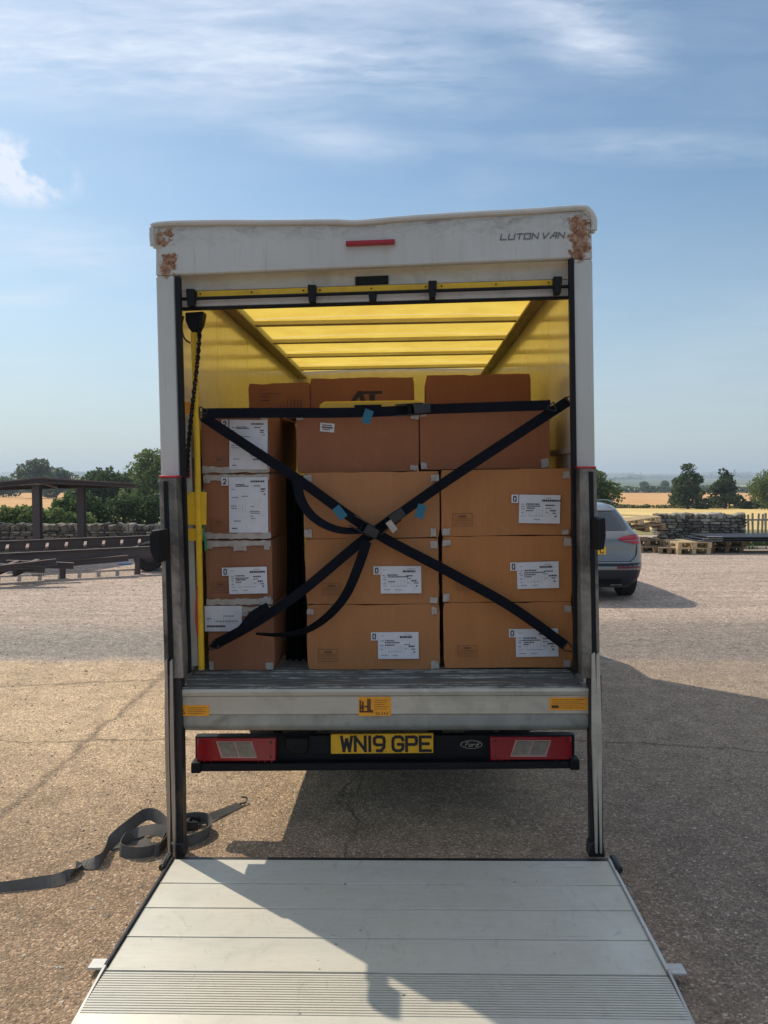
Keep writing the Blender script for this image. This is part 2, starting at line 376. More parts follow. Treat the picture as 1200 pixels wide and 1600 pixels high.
def mat_frame():
    """dirty white rear frame with rust patches where the corners have been knocked"""
    m = bpy.data.materials.new('rear_frame_white'); m.use_nodes = True; nt = m.node_tree; N = NT(nt); P = nt.nodes['Principled BSDF']
    tc = N.n('ShaderNodeTexCoord').outputs['Object']
    base = N.mix(N.ramp(N.noise(tc, 1.3, 6, .6), [(.3, 0), (.75, 1)]), (.55,.56,.54), (.45,.45,.42))
    stre = N.ramp(N.noise(N.map(tc, scale=(9, 9, .8)), 3, 6, .6), [(.5, 0), (.85, 1)])
    base = N.mix(N.math('MULTIPLY', stre, .35), base, (.30,.27,.22))
    acc = None
    for (px, py, rx, rz) in ((252, 374, .035, .05), (262, 366, .03, .03), (266, 410, .045, .06), (258, 422, .03, .035), (905, 350, .05, .05), (906, 368, .055, .07),
                             (903, 392, .045, .05), (914, 382, .03, .05), (893, 396, .02, .03)):
        p = vp(px, py, .06)
        mp = N.n('ShaderNodeMapping'); mp.vector_type = 'TEXTURE'; N.link(tc, mp.inputs[0])
        mp.inputs[1].default_value = p; mp.inputs[3].default_value = (rx, .4, rz)
        g = N.math('SUBTRACT', 1, N.vmath('LENGTH', mp.outputs[0]))
        acc = g if acc is None else N.math('MAXIMUM', acc, g)
    nz = N.noise(tc, 28, 7, .7)
    f = N.math('ADD', acc, N.math('MULTIPLY', N.math('SUBTRACT', nz, .5), 3.4))
    msk = N.ramp(f, [(.12, 0), (.30, 1)]); halo = N.ramp(f, [(-.0, 0), (.2, 1)])
    rc = N.ramp(N.noise(tc, 45, 7, .75), [(.3, (.07,.028,.018)), (.45, (.24,.11,.06)), (.58, (.38,.24,.16)), (.66, (.5,.44,.38))])
    base = N.mix(N.math('MULTIPLY', halo, .5), base, (.42,.33,.22))
    sp = N.n('ShaderNodeSeparateXYZ'); N.link(tc, sp.inputs[0])
    band = N.math('SUBTRACT', 1, N.math('MULTIPLY', N.math('ABSOLUTE', N.math('SUBTRACT', sp.outputs[2], vp(600, 350, .06).z)), 11), clamp=True)
    grm = N.ramp(N.noise(N.map(tc, scale=(2.5, 1, 6)), 4, 8, .75, .8), [(.46, 0), (.68, 1)])
    base = N.mix(N.math('MULTIPLY', N.math('MULTIPLY', band, grm), .7), base, (.14,.115,.09))
    runs = N.ramp(N.noise(N.map(tc, scale=(22, 1, 1.2)), 2.2, 5, .6), [(.60, 0), (.80, 1)])
    base = N.mix(N.math('MULTIPLY', runs, .45), base, (.27,.22,.16))
    c = N.mix(msk, base, rc)
    N.link(c, P.inputs['Base Color'])
    N.link(N.math('ADD', N.math('MULTIPLY', msk, .5), .4), P.inputs['Roughness'])
    bn = N.n('ShaderNodeBump'); bn.inputs['Strength'].default_value = .6; bn.inputs['Distance'].default_value = .004
    N.link(N.math('ADD', N.math('MULTIPLY', N.math('MULTIPLY', msk, N.noise(tc, 70, 4)), 1.2), N.math('MULTIPLY', N.noise(tc, 5, 3), .6)), bn.inputs['Height'])
    N.link(bn.outputs[0], P.inputs['Normal'])
    return m
MT['frame'] = mat_frame()

def mat_ground():
    m = bpy.data.materials.new('yard_surface'); m.use_nodes = True; nt = m.node_tree; N = NT(nt); P = nt.nodes['Principled BSDF']
    pos = N.n('ShaderNodeNewGeometry').outputs['Position']
    sep = N.n('ShaderNodeSeparateXYZ'); N.link(pos, sep.inputs[0]); X, Y = sep.outputs[0], sep.outputs[1]
    n1 = N.noise(pos, .35, 6, .6, .3); n2 = N.noise(pos, 1.7, 6, .6); n3 = N.noise(pos, 9, 5, .65)
    # near: worn tarmac with brown chippings; middle: pale bound grit; far: pinkish loose gravel
    tar = N.mix(N.ramp(n2, [(.3, 0), (.7, 1)]), (.34,.235,.15), (.265,.185,.12))
    grit = N.mix(N.ramp(n2, [(.3, 0), (.7, 1)]), (.53,.395,.26), (.45,.33,.215))
    grav = N.mix(N.ramp(n1, [(.35, 0), (.65, 1)]), (.52,.40,.325), (.44,.35,.285))
    yy = N.math('ADD', Y, N.math('MULTIPLY', N.math('SUBTRACT', n1, .5), 1.6))
    c = N.mix(N.ramp(N.math('MULTIPLY', yy, .1), [(.34, 0), (.52, 1)]), tar, grit)
    yw = N.math('ADD', Y, N.math('MULTIPLY', N.math('SUBTRACT', n2, .5), .35))
    c = N.mix(N.ramp(N.math('MULTIPLY', yw, .1), [(.745, 0), (.765, 1)]), c, grav)
    # strip of grey gravel where tarmac ends
    band = N.math('MULTIPLY', N.ramp(N.math('MULTIPLY', yw, .1), [(.75, 0), (.78, 1)]), N.ramp(N.math('MULTIPLY', yy, .1), [(.86, 1), (1.05, 0)]))
    c = N.mix(N.math('MULTIPLY', band, .8), c, (.215,.205,.185))
    right = N.math('MULTIPLY', N.ramp(N.math('MULTIPLY', X, .2), [(.05, 0), (.28, 1)]), N.ramp(N.math('MULTIPLY', Y, .1), [(.95, 1), (1.1, 0)]))  # darker ground at right, deepening the van's shadow in the colour
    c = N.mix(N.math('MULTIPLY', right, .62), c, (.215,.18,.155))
    # stains
    c = N.mix(N.math('MULTIPLY', N.ramp(N.noise(pos, .9, 7, .7, .6), [(.55, 0), (.75, 1)]), .35), c, (.16,.12,.09))
    # wheel-worn streaks and coarse loose stone further out
    far = N.ramp(N.math('MULTIPLY', Y, .05), [(.33, 0), (.42, 1)])
    stk = N.ramp(N.noise(N.map(pos, rot=(0, 0, .08), scale=(.35, 2.2, 1)), 1.3, 8, .7, .5), [(.42, 0), (.62, 1)])
    c = N.mix(N.math('MULTIPLY', N.math('MULTIPLY', stk, far), .5), c, (.27,.225,.19))
    spk = N.ramp(N.noise(pos, 16, 6, .8), [(.40, .55), (.52, 1), (.62, 1.35)])
    c = N.mix(N.math('MULTIPLY', far, .8), c, spk, 'MULTIPLY')
    spk2 = N.ramp(N.noise(pos, 5, 4, .75), [(.36, .72), (.5, 1), (.64, 1.22)])
    c = N.mix(.6, c, spk2, 'MULTIPLY')
    # chippings
    def vor(scale):
        v = N.n('ShaderNodeTexVoronoi'); N.link(pos, v.inputs['Vector']); v.inputs['Scale'].default_value = scale; v.inputs['Randomness'].default_value = 1
        return v
    v1 = vor(115); v2 = vor(46)
    s1 = N.n('ShaderNodeSeparateColor'); N.link(v1.outputs['Color'], s1.inputs[0])
    g1 = N.ramp(s1.outputs[0], [(0, .52), (.5, .92), (.85, 1.2), (1, 2.0)])
    c = N.mix(.85, c, g1, 'MULTIPLY')
    s2 = N.n('ShaderNodeSeparateColor'); N.link(v2.outputs['Color'], s2.inputs[0])
    pale = N.math('MULTIPLY', N.math('GREATER_THAN', s2.outputs[1], .955), N.math('LESS_THAN', v2.outputs['Distance'], .33))
    c = N.mix(N.math('MULTIPLY', pale, .75), c, (.55,.50,.42))
    dark = N.math('MULTIPLY', N.math('GREATER_THAN', s2.outputs[2], .96), N.math('LESS_THAN', v2.outputs['Distance'], .35))
    c = N.mix(N.math('MULTIPLY', dark, .35), c, (.10,.08,.06))
    # joints and cracks
    cr = None
    wob = N.math('MULTIPLY', N.math('SUBTRACT', N.noise(pos, 2.2, 7, .7), .5), .30)
    for (p, q, w) in (((255, 1055), (0, 1275), .035), ((0, 1160), (270, 1155), .012), ((0, 1072), (255, 1062), .02), ((560, 1215), (535, 1340), .010), ((945, 1160), (1200, 1175), .012), ((560,1215),(640,1130),.01)):
        A = gp(*p); B = gp(*q); d = (B - A).normalized(); nn = Vector((-d.y, d.x, 0)); L = (B - A).length
        rel = N.vmath('SUBTRACT', pos, tuple(A))
        dist = N.math('ABSOLUTE', N.math('ADD', N.vmath('DOT_PRODUCT', rel, tuple(nn)), wob))
        al = N.vmath('DOT_PRODUCT', rel, tuple(d))
        inside = N.math('MULTIPLY', N.math('GREATER_THAN', al, -.4), N.math('LESS_THAN', al, L + .5))
        g = N.math('MULTIPLY', N.math('SUBTRACT', 1, N.math('DIVIDE', dist, w * 1.6), clamp=True), inside)
        cr = g if cr is None else N.math('MAXIMUM', cr, g)
    crm = N.math('MULTIPLY', cr, N.ramp(n3, [(.35, .35), (.6, 1)]), clamp=True)
    c = N.mix(N.math('MULTIPLY', crm, .75), c, (.085,.065,.05))
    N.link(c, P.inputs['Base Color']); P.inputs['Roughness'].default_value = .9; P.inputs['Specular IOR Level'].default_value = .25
    h = N.math('ADD', N.math('MULTIPLY', v1.outputs['Distance'], -.7), N.math('MULTIPLY', N.noise(pos, 130, 4, .7), .6))
    h = N.math('SUBTRACT', N.math('ADD', h, N.math('MULTIPLY', n3, .8)), N.math('MULTIPLY', crm, 1.2))
    bn = N.n('ShaderNodeBump'); bn.inputs['Strength'].default_value = .9; bn.inputs['Distance'].default_value = .009
    N.link(h, bn.inputs['Height']); N.link(bn.outputs[0], P.inputs['Normal'])
    return m
MT['ground'] = mat_ground()

def mat_field(name, c1, c2, row=0., scale=.08, rowdir=0.3):
    m = bpy.data.materials.new(name); m.use_nodes = True; nt = m.node_tree; N = NT(nt); P = nt.nodes['Principled BSDF']
    pos = N.n('ShaderNodeNewGeometry').outputs['Position']
    c = N.mix(N.ramp(N.noise(pos, scale, 6, .65), [(.3, 0), (.7, 1)]), c1, c2)
    if row:
        w = N.n('ShaderNodeTexWave'); w.wave_type = 'BANDS'; w.bands_direction = 'Y'; N.link(N.map(pos, rot=(0, 0, rowdir)), w.inputs['Vector'])
        w.inputs['Scale'].default_value = row; w.inputs['Distortion'].default_value = 2; w.inputs['Detail'].default_value = 3
        c = N.mix(N.math('MULTIPLY', w.outputs[1], .4), c, tuple(x * .6 for x in c1))
    c = N.mix(.7, c, N.ramp(N.noise(N.map(pos, scale=(.25, 1, 1)), .35, 9, .75), [(.35, .68), (.5, 1), (.65, 1.25)]), 'MULTIPLY')
    c = N.mix(N.math('MULTIPLY', N.ramp(N.noise(pos, 1.2, 5, .7), [(.45, 0), (.7, 1)]), .35), c, tuple(x * .7 for x in c1))
    N.link(c, P.inputs['Base Color']); P.inputs['Roughness'].default_value = .95; P.inputs['Specular IOR Level'].default_value = .1
    return m
MT['wheat'] = mat_field('ripe_wheat', (.70,.52,.22), (.58,.42,.17), .25)
MT['stubble'] = mat_field('harvested_stubble', (.56,.31,.13), (.63,.39,.19), .06, .02, .2)
MT['verge'] = mat_field('dry_grass', (.30,.25,.12), (.13,.14,.05), 0, .8)
def mat_valley():
    m = bpy.data.materials.new('far_farmland'); m.use_nodes = True; nt = m.node_tree; N = NT(nt); P = nt.nodes['Principled BSDF']
    pos = N.n('ShaderNodeNewGeometry').outputs['Position']
    v = N.n('ShaderNodeTexVoronoi'); N.link(N.map(pos, scale=(1, .45, 0)), v.inputs['Vector']); v.inputs['Scale'].default_value = .0045
    s = N.n('ShaderNodeSeparateColor'); N.link(v.outputs['Color'], s.inputs[0])
    c = N.ramp(s.outputs[0], [(0, (.05,.08,.03)), (.35, (.09,.12,.045)), (.55, (.35,.28,.14)), (.75, (.07,.10,.04)), (1, (.42,.33,.18))])
    e = N.n('ShaderNodeTexVoronoi'); e.feature = 'DISTANCE_TO_EDGE'; N.link(N.map(pos, scale=(1, .45, 0)), e.inputs['Vector']); e.inputs['Scale'].default_value = .0045
    c = N.mix(N.ramp(e.outputs['Distance'], [(.03, 1), (.05, 0)]), c, (.025,.04,.02))
    N.link(c, P.inputs['Base Color']); P.inputs['Roughness'].default_value = .95
    return m
MT['valley'] = mat_valley()
def mat_leaf(name, c1, c2, tr=.35):
    m = bpy.data.materials.new(name); m.use_nodes = True; nt = m.node_tree; N = NT(nt); nt.nodes.clear()
    g = N.n('ShaderNodeNewGeometry')
    c = N.mix(g.outputs['Random Per Island'], c1, c2)
    d = N.n('ShaderNodeBsdfPrincipled'); N.link(c, d.inputs['Base Color']); d.inputs['Roughness'].default_value = .6; d.inputs['Specular IOR Level'].default_value = .3
    t = N.n('ShaderNodeBsdfTranslucent'); N.link(N.mix(.5, c, tuple(min(1, x * 1.8) for x in c2)), t.inputs[0])
    mx = N.n('ShaderNodeMixShader'); mx.inputs[0].default_value = tr
    N.link(d.outputs[0], mx.inputs[1]); N.link(t.outputs[0], mx.inputs[2])
    o = N.n('ShaderNodeOutputMaterial'); N.link(mx.outputs[0], o.inputs[0]); return m
MT['leaf_dark'] = mat_leaf('dark_leaves', (.022,.045,.018), (.06,.10,.035))
MT['leaf'] = mat_leaf('green_leaves', (.035,.065,.02), (.09,.14,.04))
MT['leaf_light'] = mat_leaf('light_green_leaves', (.06,.10,.03), (.16,.21,.07))
MT['leaf_far'] = mat_leaf('far_leaves', (.045,.075,.045), (.09,.125,.065))  # lifted paler, with distance haze put into the leaf colour
def mat_stone():
    m = bpy.data.materials.new('wall_stone'); m.use_nodes = True; nt = m.node_tree; N = NT(nt); P = nt.nodes['Principled BSDF']
    oi = N.n('ShaderNodeObjectInfo'); tc = N.n('ShaderNodeTexCoord').outputs['Object']
    c = N.ramp(oi.outputs['Random'], [(0, (.075,.068,.06)), (.35, (.13,.115,.10)), (.7, (.22,.19,.155)), (1, (.42,.38,.31))])
    pos = N.n('ShaderNodeNewGeometry').outputs['Position']
    c = N.mix(N.math('MULTIPLY', N.ramp(N.noise(pos, 9, 6, .7), [(.5, 0), (.7, 1)]), .7), c, (.36,.35,.28))
    c = N.mix(N.math('MULTIPLY', N.ramp(N.noise(pos, 14, 6, .7), [(.5, 0), (.75, 1)]), .6), c, (.03,.03,.028))
    N.link(c, P.inputs['Base Color']); P.inputs['Roughness'].default_value = .95
    bn = N.n('ShaderNodeBump'); bn.inputs['Distance'].default_value = .02; N.link(N.noise(pos, 25, 5), bn.inputs['Height']); N.link(bn.outputs[0], P.inputs['Normal'])
    return m
MT['stone'] = mat_stone()

# ------------------------------------------------------------------ terrain
PROF = [(-200, 0), (24, 0), (30, -.3), (92, -1.75), (300, -3.7), (330, -4.6), (700, -6.2), (1500, -2.5), (2400, 7), (3200, 17), (3700, 22)]
def tz(x, d):
    for (a, za), (b, zb) in zip(PROF, PROF[1:]):
        if d <= b:
            z = za + (zb - za) * (d - a) / (b - a); break
    else: z = PROF[-1][1]
    if d > 1000: z += (noise.noise(Vector((x * .0011, d * .0006, 2))) * 14 + noise.noise(Vector((x * .004, d * .001, 5))) * 3) * min(1, (d - 1000) / 1800)
    return z
def sheet(name, xs, ds, m, kind='structure'):
    vs = [(x, d, tz(x, d)) for d in ds for x in xs]; n = len(xs)
    fs = [(j*n+i, j*n+i+1, (j+1)*n+i+1, (j+1)*n+i) for j in range(len(ds)-1) for i in range(n-1)]
    o = MB().add(vs, fs).build(name, m, smooth=False); o['kind'] = kind; return o
def lin(a, b, n): return [a + (b - a) * i / (n - 1) for i in range(n)]
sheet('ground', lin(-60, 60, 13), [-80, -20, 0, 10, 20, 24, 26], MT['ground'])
sheet('grass_verge', lin(-150, 150, 31), [26, 28, 30, 33], MT['verge'])
sheet('ground_beside_yard', [-300, -200, -60], [-80, 0, 26], MT['verge'])
sheet('ground_beside_yard', [60, 200, 300], [-80, 0, 26], MT['verge'])
sheet('wheat_field', lin(-2, 160, 20), lin(33, 92, 8), MT['wheat'])
sheet('pasture', lin(-160, -2, 20), lin(33, 92, 8), MT['verge'])
sheet('stubble_field', lin(-420, 420, 30), lin(92, 300, 12), MT['stubble'])
sheet('farmland', lin(-3600, 3600, 120), lin(300, 3700, 60), MT['valley'])

hz = MB().box(-3650, 3650, -90, 3750, -14, 60).build('haze', None); hz['kind'] = 'stuff'; hz['label'] = 'thin summer haze over the fields'
hm = bpy.data.materials.new('haze_air'); hm.use_nodes = True; hm.node_tree.nodes.clear(); _N = NT(hm.node_tree)
pv = _N.n('ShaderNodeVolumePrincipled'); pv.inputs['Color'].default_value = (.72, .86, 1, 1); pv.inputs['Density'].default_value = .00045; pv.inputs['Anisotropy'].default_value = .2
_o = _N.n('ShaderNodeOutputMaterial'); _N.link(pv.outputs[0], _o.inputs['Volume'])
hz.data.materials.clear(); hz.data.materials.append(hm)

# ------------------------------------------------------------------ stroke lettering
GL = {
 'W': [[(0,1),(.22,0),(.5,.8),(.78,0),(1,1)]], 'N': [[(0,0),(0,1),(1,0),(1,1)]], '1': [[(.5,0),(.5,1)]],
 '9': [[(.95,.42),(.25,.42),(.05,.52),(.0,.7),(.05,.9),(.25,1),(.75,1),(.95,.9),(1,.7),(.95,.25),(.7,0),(.3,0)]], 'G': [[(1,.78),(.92,.92),(.72,1),(.28,1),(.06,.88),(0,.7),(0,.3),(.06,.12),(.28,0),(.72,0),(.94,.12),(1,.3),(1,.46),(.55,.46)]],
 'P': [[(0,0),(0,1),(.75,1),(.95,.92),(1,.72),(.95,.52),(.75,.45),(0,.45)]], 'E': [[(1,1),(0,1),(0,0),(1,0)],[(0,.5),(.8,.5)]],
 'L': [[(0,1),(0,0),(1,0)]], 'U': [[(0,1),(0,0),(1,0),(1,1)]], 'T': [[(0,1),(1,1)],[(.5,1),(.5,0)]],
 'O': [[(0,0),(1,0),(1,1),(0,1),(0,0)]], 'V': [[(0,1),(.35,0),(1,1)]], 'A': [[(0,0),(.65,1),(1,1),(1,0)],[(.45,.4),(1,.4)]],
 '0': [[(.15,0),(0,.2),(0,.8),(.15,1),(.85,1),(1,.8),(1,.2),(.85,0),(.15,0)]], '2': [[(0,.8),(.2,1),(.8,1),(1,.8),(1,.6),(0,0),(1,0)]],
 'C': [[(1,.8),(.8,1),(.2,1),(0,.8),(0,.2),(.2,0),(.8,0),(1,.2)]],
 'F': [[(0,0),(.1,1),(1,1)],[(.05,.55),(.7,.55)]], 'o': [[(.2,0),(0,.3),(.2,.6),(.8,.6),(1,.3),(.8,0),(.2,0)]],
 'r': [[(0,0),(0,.6)],[(0,.4),(.4,.6),(.9,.55)]], 'd': [[(1,1),(1,0),(.2,0),(0,.3),(.2,.6),(1,.6)]],
}
def strokes(mb, text, x0, z0, h, cw, gap, w, y, th=.001, mi=0, shear=0, space=.6, M=None):
    """block letters as bars in the x-z plane facing -y"""
    x = x0
    for ch in text:
        if ch == ' ': x += cw * space; continue
        k = .18 if ch == '1' else 1
        for pl in GL[ch]:
            q = [Vector((x + (p[0] * cw if ch != '1' else p[0] * cw * k) + p[1] * h * shear, z0 + p[1] * h)) for p in pl]
            for i, (a, b) in enumerate(zip(q, q[1:])):
                d = (b - a)
                if d.length < 1e-6: continue
                d.normalize(); n = Vector((-d.y, d.x)) * w / 2; a2 = a - d * w * .5; b2 = b + d * w * .5
                yy = y - .00005 * i
                vs = [(a2 - n), (b2 - n), (b2 + n), (a2 + n)]
                vs = [(v.x, yy - th, v.y) for v in vs] + [(v.x, yy, v.y) for v in vs]
                if M: vs = [M @ Vector(v) for v in vs]
                mb.add(vs, [(0,1,2,3),(7,6,5,4),(0,4,5,1),(1,5,6,2),(2,6,7,3),(3,7,4,0)], mi)
        x += cw * k + gap
    return x

# ------------------------------------------------------------------ the van
van = empty('box_van', M=VM, label='white box van seen from behind with its shutter up and tail lift lowered', cat='van')
def vpart(mb, name, m, bevel=0, smooth=False, label=None, parent=None):
    return mb.build(name, m, parent or van, bevel, smooth, label)
W_IN, W_OUT = .985, 1.03
FLOOR = vp(580, 1046, .32).z
CEIL = 2.885; ROOF = 3.0; LEN = 4.45
# rear frame: header and two posts as one moulding
fr = MB()
slab([(243,372),(246,352),(330,349),(520,349),(640,343),(750,336),(910,328),(924,342),(926,405),(893,404),(272,430),(243,431)], .06, .045, fr)
slab([(243,431.2),(272,430.2),(290,1052),(259,1052)], .06, .045, fr)
slab([(893,404.2),(926,405.2),(934,1052),(903,1052)], .06, .045, fr)
vpart(fr, 'rear_frame', MT['frame'], .008)
lip = spline([vp(x, y, .055) for x, y in ((239,384),(238,362),(247,351),(330,348),(430,348),(520,347),(560,348),(640,341),(750,334),(830,330),(905,325),(920,329),(928,343),(928,360))], 5)
rf = MB(); rf.tube(lip, .014, 8)
lip2 = [p + Vector((0, .05, .004)) for p in lip]; rf.tube(lip2, .016, 8)
vpart(rf, 'roof_cap', MT['white'], smooth=True, label='dented grey roof edge capping')
# side walls and roof
for s in (-1, 1):
    w = MB()
    x0, x1 = sorted((s * (W_IN + .012), s * W_OUT)); w.box(x0, x1, .15, LEN, FLOOR - .05, ROOF - .02)
    vpart(w, 'side_wall', MT['white'])
    w = MB(); n = 24
    for i in range(n):                                      # inner lining panels, joints recessed
        pass
    for i in range(5):
        y0 = .15 + i * .86; x0, x1 = sorted((s * W_IN, s * (W_IN + .01)))
        vpart(MB().box(x0, x1, y0, y0 + .854, FLOOR + .002, CEIL - .01), 'lining_panel', MT['inner'], .002)
    r = MB(); x0, x1 = sorted((s * (W_IN - .002), s * (W_IN - .085)))
    r.box(x0, x1, .2, LEN - .02, CEIL - .022, CEIL - .004)
    vpart(r, 'corner_rail', MT['rail_wood'], .003)
    t = MB(); t.box(*sorted((s * (W_IN - .001), s * (W_IN - .018))), .2, 3.5, 1.93, 1.96)
    vpart(t, 'lashing_rail', MT['alu'])
vpart(MB().box(-W_OUT, W_OUT, LEN, LEN + .04, FLOOR - .05, ROOF - .02), 'front_wall', MT['inner'])
bows = [.45, 1.12, 1.80, 2.50, 3.20, 3.98]
edges = [.15] + bows + [LEN - .02]
for a, b in zip(edges, edges[1:]):
    p = MB(); nx, ny = 14, 3; vs = []; 
    for j in range(ny + 1):
        for i in range(nx + 1):
            x = -W_OUT + .03 + (2 * W_OUT - .06) * i / nx; y = a + .004 + (b - a - .008) * j / ny
            vs.append((x, y, CEIL + .045 + .02 * math.cos(x * 1.4) + .004 * noise.noise(Vector((x * 3, y * 3, 1)))))
    fs = [(j*(nx+1)+i, j*(nx+1)+i+1, (j+1)*(nx+1)+i+1, (j+1)*(nx+1)+i) for j in range(ny) for i in range(nx)]
    vpart(p.add(vs, fs), 'roof_panel', MT['roof'], smooth=True, label='yellow translucent roof panel')
for y in bows:
    m = MB(); m.box(-W_IN + .02, W_IN - .02, y - .028, y + .028, CEIL + .012, CEIL + .03)
    m.box(-W_IN + .02, W_IN - .02, y - .036, y - .030, CEIL + .004, CEIL + .03); m.box(-W_IN + .02, W_IN - .02, y + .030, y + .036, CEIL + .004, CEIL + .03)
    vpart(m, 'roof_bow', MT['bow'])
for s in (-1, 1):
    vpart(MB().box(*sorted((s * (W_OUT + .004), s * (W_OUT - .05))), .15, LEN + .04, ROOF - .018, ROOF + .02), 'roof_gutter', MT['white'], .006)
# floor and deck
vpart(MB().box(-W_IN, W_IN, .36, LEN, FLOOR - .06, FLOOR), 'load_floor', MT['deck'])
for i, (y0, y1, dz) in enumerate(((.265, .355, -.004), (.165, .26, -.006), (.0, .16, -.008))):
    d = MB(); d.box(-W_IN + .02, W_IN - .02, y0, y1, FLOOR - .05, FLOOR + dz)
    dk = vpart(d, 'deck_plank', MT['deck'], .002)
    e_ = MB(); e_.box(-W_IN + .03, W_IN - .03, y0 + .002, y0 + .016, FLOOR + dz, FLOOR + dz + .0035); vpart(e_, 'worn_rib', MT['scuffed'], parent=dk)
    e_ = MB(); e_.box(-W_IN + .03, W_IN - .03, y0 + .045, y0 + .052, FLOOR + dz, FLOOR + dz + .003); vpart(e_, 'worn_rib', MT['scuffed'], parent=dk)
# black seals and shutter guides
for pts in ([(273,432),(281,432),(297,1052),(289,1052)], [(889,404),(897,404),(906,1052),(898,1052)]):
    vpart(slab(pts, .052, .03), 'door_seal', MT['black'], .002)
# roller shutter, nearly all rolled away
sh = empty('roller_shutter'); sh.parent = van
for pts in ([(282,424),(889,398),(889,436),(282,455.5)], [(282,456.5),(889,437),(889,462.5),(282,480)]):
    vpart(slab(pts, .15, .022), 'shutter_slat', MT['alu'], .003, parent=sh)
vpart(slab([(282,480.5),(889,463),(889,466),(282,484)], .145, .03), 'bottom_seal', MT['black'], parent=sh)
y = MB(); slab([(308,455),(864,437),(864,445.5),(308,464)], .125, .022, y)
vpart(y, 'grab_rail', MT['yellow'], .002, parent=sh, label='yellow painted grab rail along the shutter')
m = MB()
for x in (313, 393, 474, 500, 580, 665, 690, 775, 857):
    q = vp(x, 459.5 - (x - 308) * .0324, .125); m.lathe([(0, .004), (-.003, .004), (-.004, 0)], 'y', 8, c=q)
vpart(m, 'rivets', MT['black'], parent=sh)['kind'] = 'stuff'
m = MB(); m.tube([vp(276, 467.5, .10), vp(893, 447.5, .10)], .008, 10); vpart(m, 'lock_bar', MT['black'], smooth=True, parent=sh)
for x in (297, 487, 676, 872):
    yb = 465 - (x - 297) * .034; w = 6.5
    m = slab([(x-w,yb-14),(x+w,yb-14),(x+w,yb-7),(x+w-2,yb+13),(x-w+2,yb+13),(x-w,yb-7)], .085, .05)
    vpart(m, 'bar_bracket', MT['black'], .003, parent=sh)
vpart(slab([(575,458),(589,458),(587,470),(577,470)], .08, .04), 'latch', MT['black'], .003, parent=sh)
vpart(slab([(555,432),(607,430),(607,443),(555,445)], .138, .014), 'pull_handle', MT['black'], .002, parent=sh)
m = MB(); m.tube([(-.96, .34, CEIL - .055), (.96, .34, CEIL - .055)], .075, 16); vpart(m, 'rolled_curtain', MT['alu'], smooth=True, parent=sh)
# third brake light, lettering
m = slab([(540,376),(617,373),(617,380),(540,383)], .035, .03); vpart(m, 'high_brake_light', MT['red'], .004)
m = MB(); p = vp(782, 374.5, .058); q = vp(888, 371, .058)
ang = math.atan2(q.z - p.z, q.x - p.x); cw = (q.x - p.x) / 10.7
M4 = Matrix.Translation((p.x, 0, p.z)) @ Matrix.Rotation(-ang, 4, 'Y')
vinyl = mat('grey_vinyl', (.14,.14,.14), .5); xx = 0
for ch_ in 'LUTON VAN':
    m = MB(); xx = strokes(m, ch_, xx, 0, .024, cw * .9, cw * .34, .0055, .0585, .0008, shear=.22, space=.45, M=M4)
    if m.v: vpart(m, 'letter', vinyl)
# lift columns
def column(pts_outer, groove, cap, name='lift_column'):
    c = vpart(slab(pts_outer, -.03, .085), name, MT['column'], .004)
    vpart(slab(groove, -.034, .02), 'column_groove', MT['black'], parent=c)
    vpart(slab(cap, -.035, .095), 'end_cap', MT['red_paint'], .003, parent=c)
    return c
cl = column([(248,746),(275,746),(287,1060),(257,1060)], [(255,752),(262,752),(272,1056),(264,1056)], [(248,743),(276,743),(276,746.5),(248,746.5)])
crr = column([(906,731),(932,731),(938,1060),(909,1060)], [(920,737),(927,737),(933,1056),(926,1056)], [(905,728.5),(932,728.5),(932,731.5),(905,731.5)])
arm = slab([(236,829),(252,827),(252,846),(236,846)], -.10, .14); vpart(arm, 'lamp_arm', MT['black'], .003)
vpart(slab([(233,836),(238,829),(248,829),(249,880),(242,880),(234,860)], -.26, .13), 'marker_light', MT['black'], .004, label='black lamp housing on the lift column')
for pts in ([(934,812),(946,809),(947,838),(944,858),(934,860)],):
    vpart(slab(pts, -.16, .20), 'marker_light', MT['black'], .004, label='black lamp housing on the lift column')
for sgn, base in ((-1, 0), (1, 1)):
    if sgn < 0:
        a = slab([(263,1055),(283,1055),(287,1341),(268,1341)], -.02, .06); vpart(a, 'lift_runner', MT['dark_steel'], .003)
        for x in (257, 265): vpart(slab([(x,1034),(x+4,1030),(x+9,1270),(x+9,1341),(x+5,1341),(x,1150)], -.055, .02), 'runner_strip', MT['steel'], .002)
        vpart(slab([(264,1318),(286,1318),(288,1343),(262,1343)], -.03, .07), 'runner_foot', MT['dark_steel'], .006)
    else:
        a = slab([(920,1055),(940,1055),(943,1338),(924,1338)], -.02, .06); vpart(a, 'lift_runner', MT['dark_steel'], .003)
        for x in (925, 932): vpart(slab([(x,1024),(x+5,1020),(x+9,1150),(x+9,1334),(x+6,1334),(x+4,1270),(x,1150)], -.055, .02), 'runner_strip', MT['sill'], .002)
        vpart(slab([(922,1318),(943,1314),(946,1340),(920,1340)], -.03, .07), 'runner_foot', MT['dark_steel'], .006)
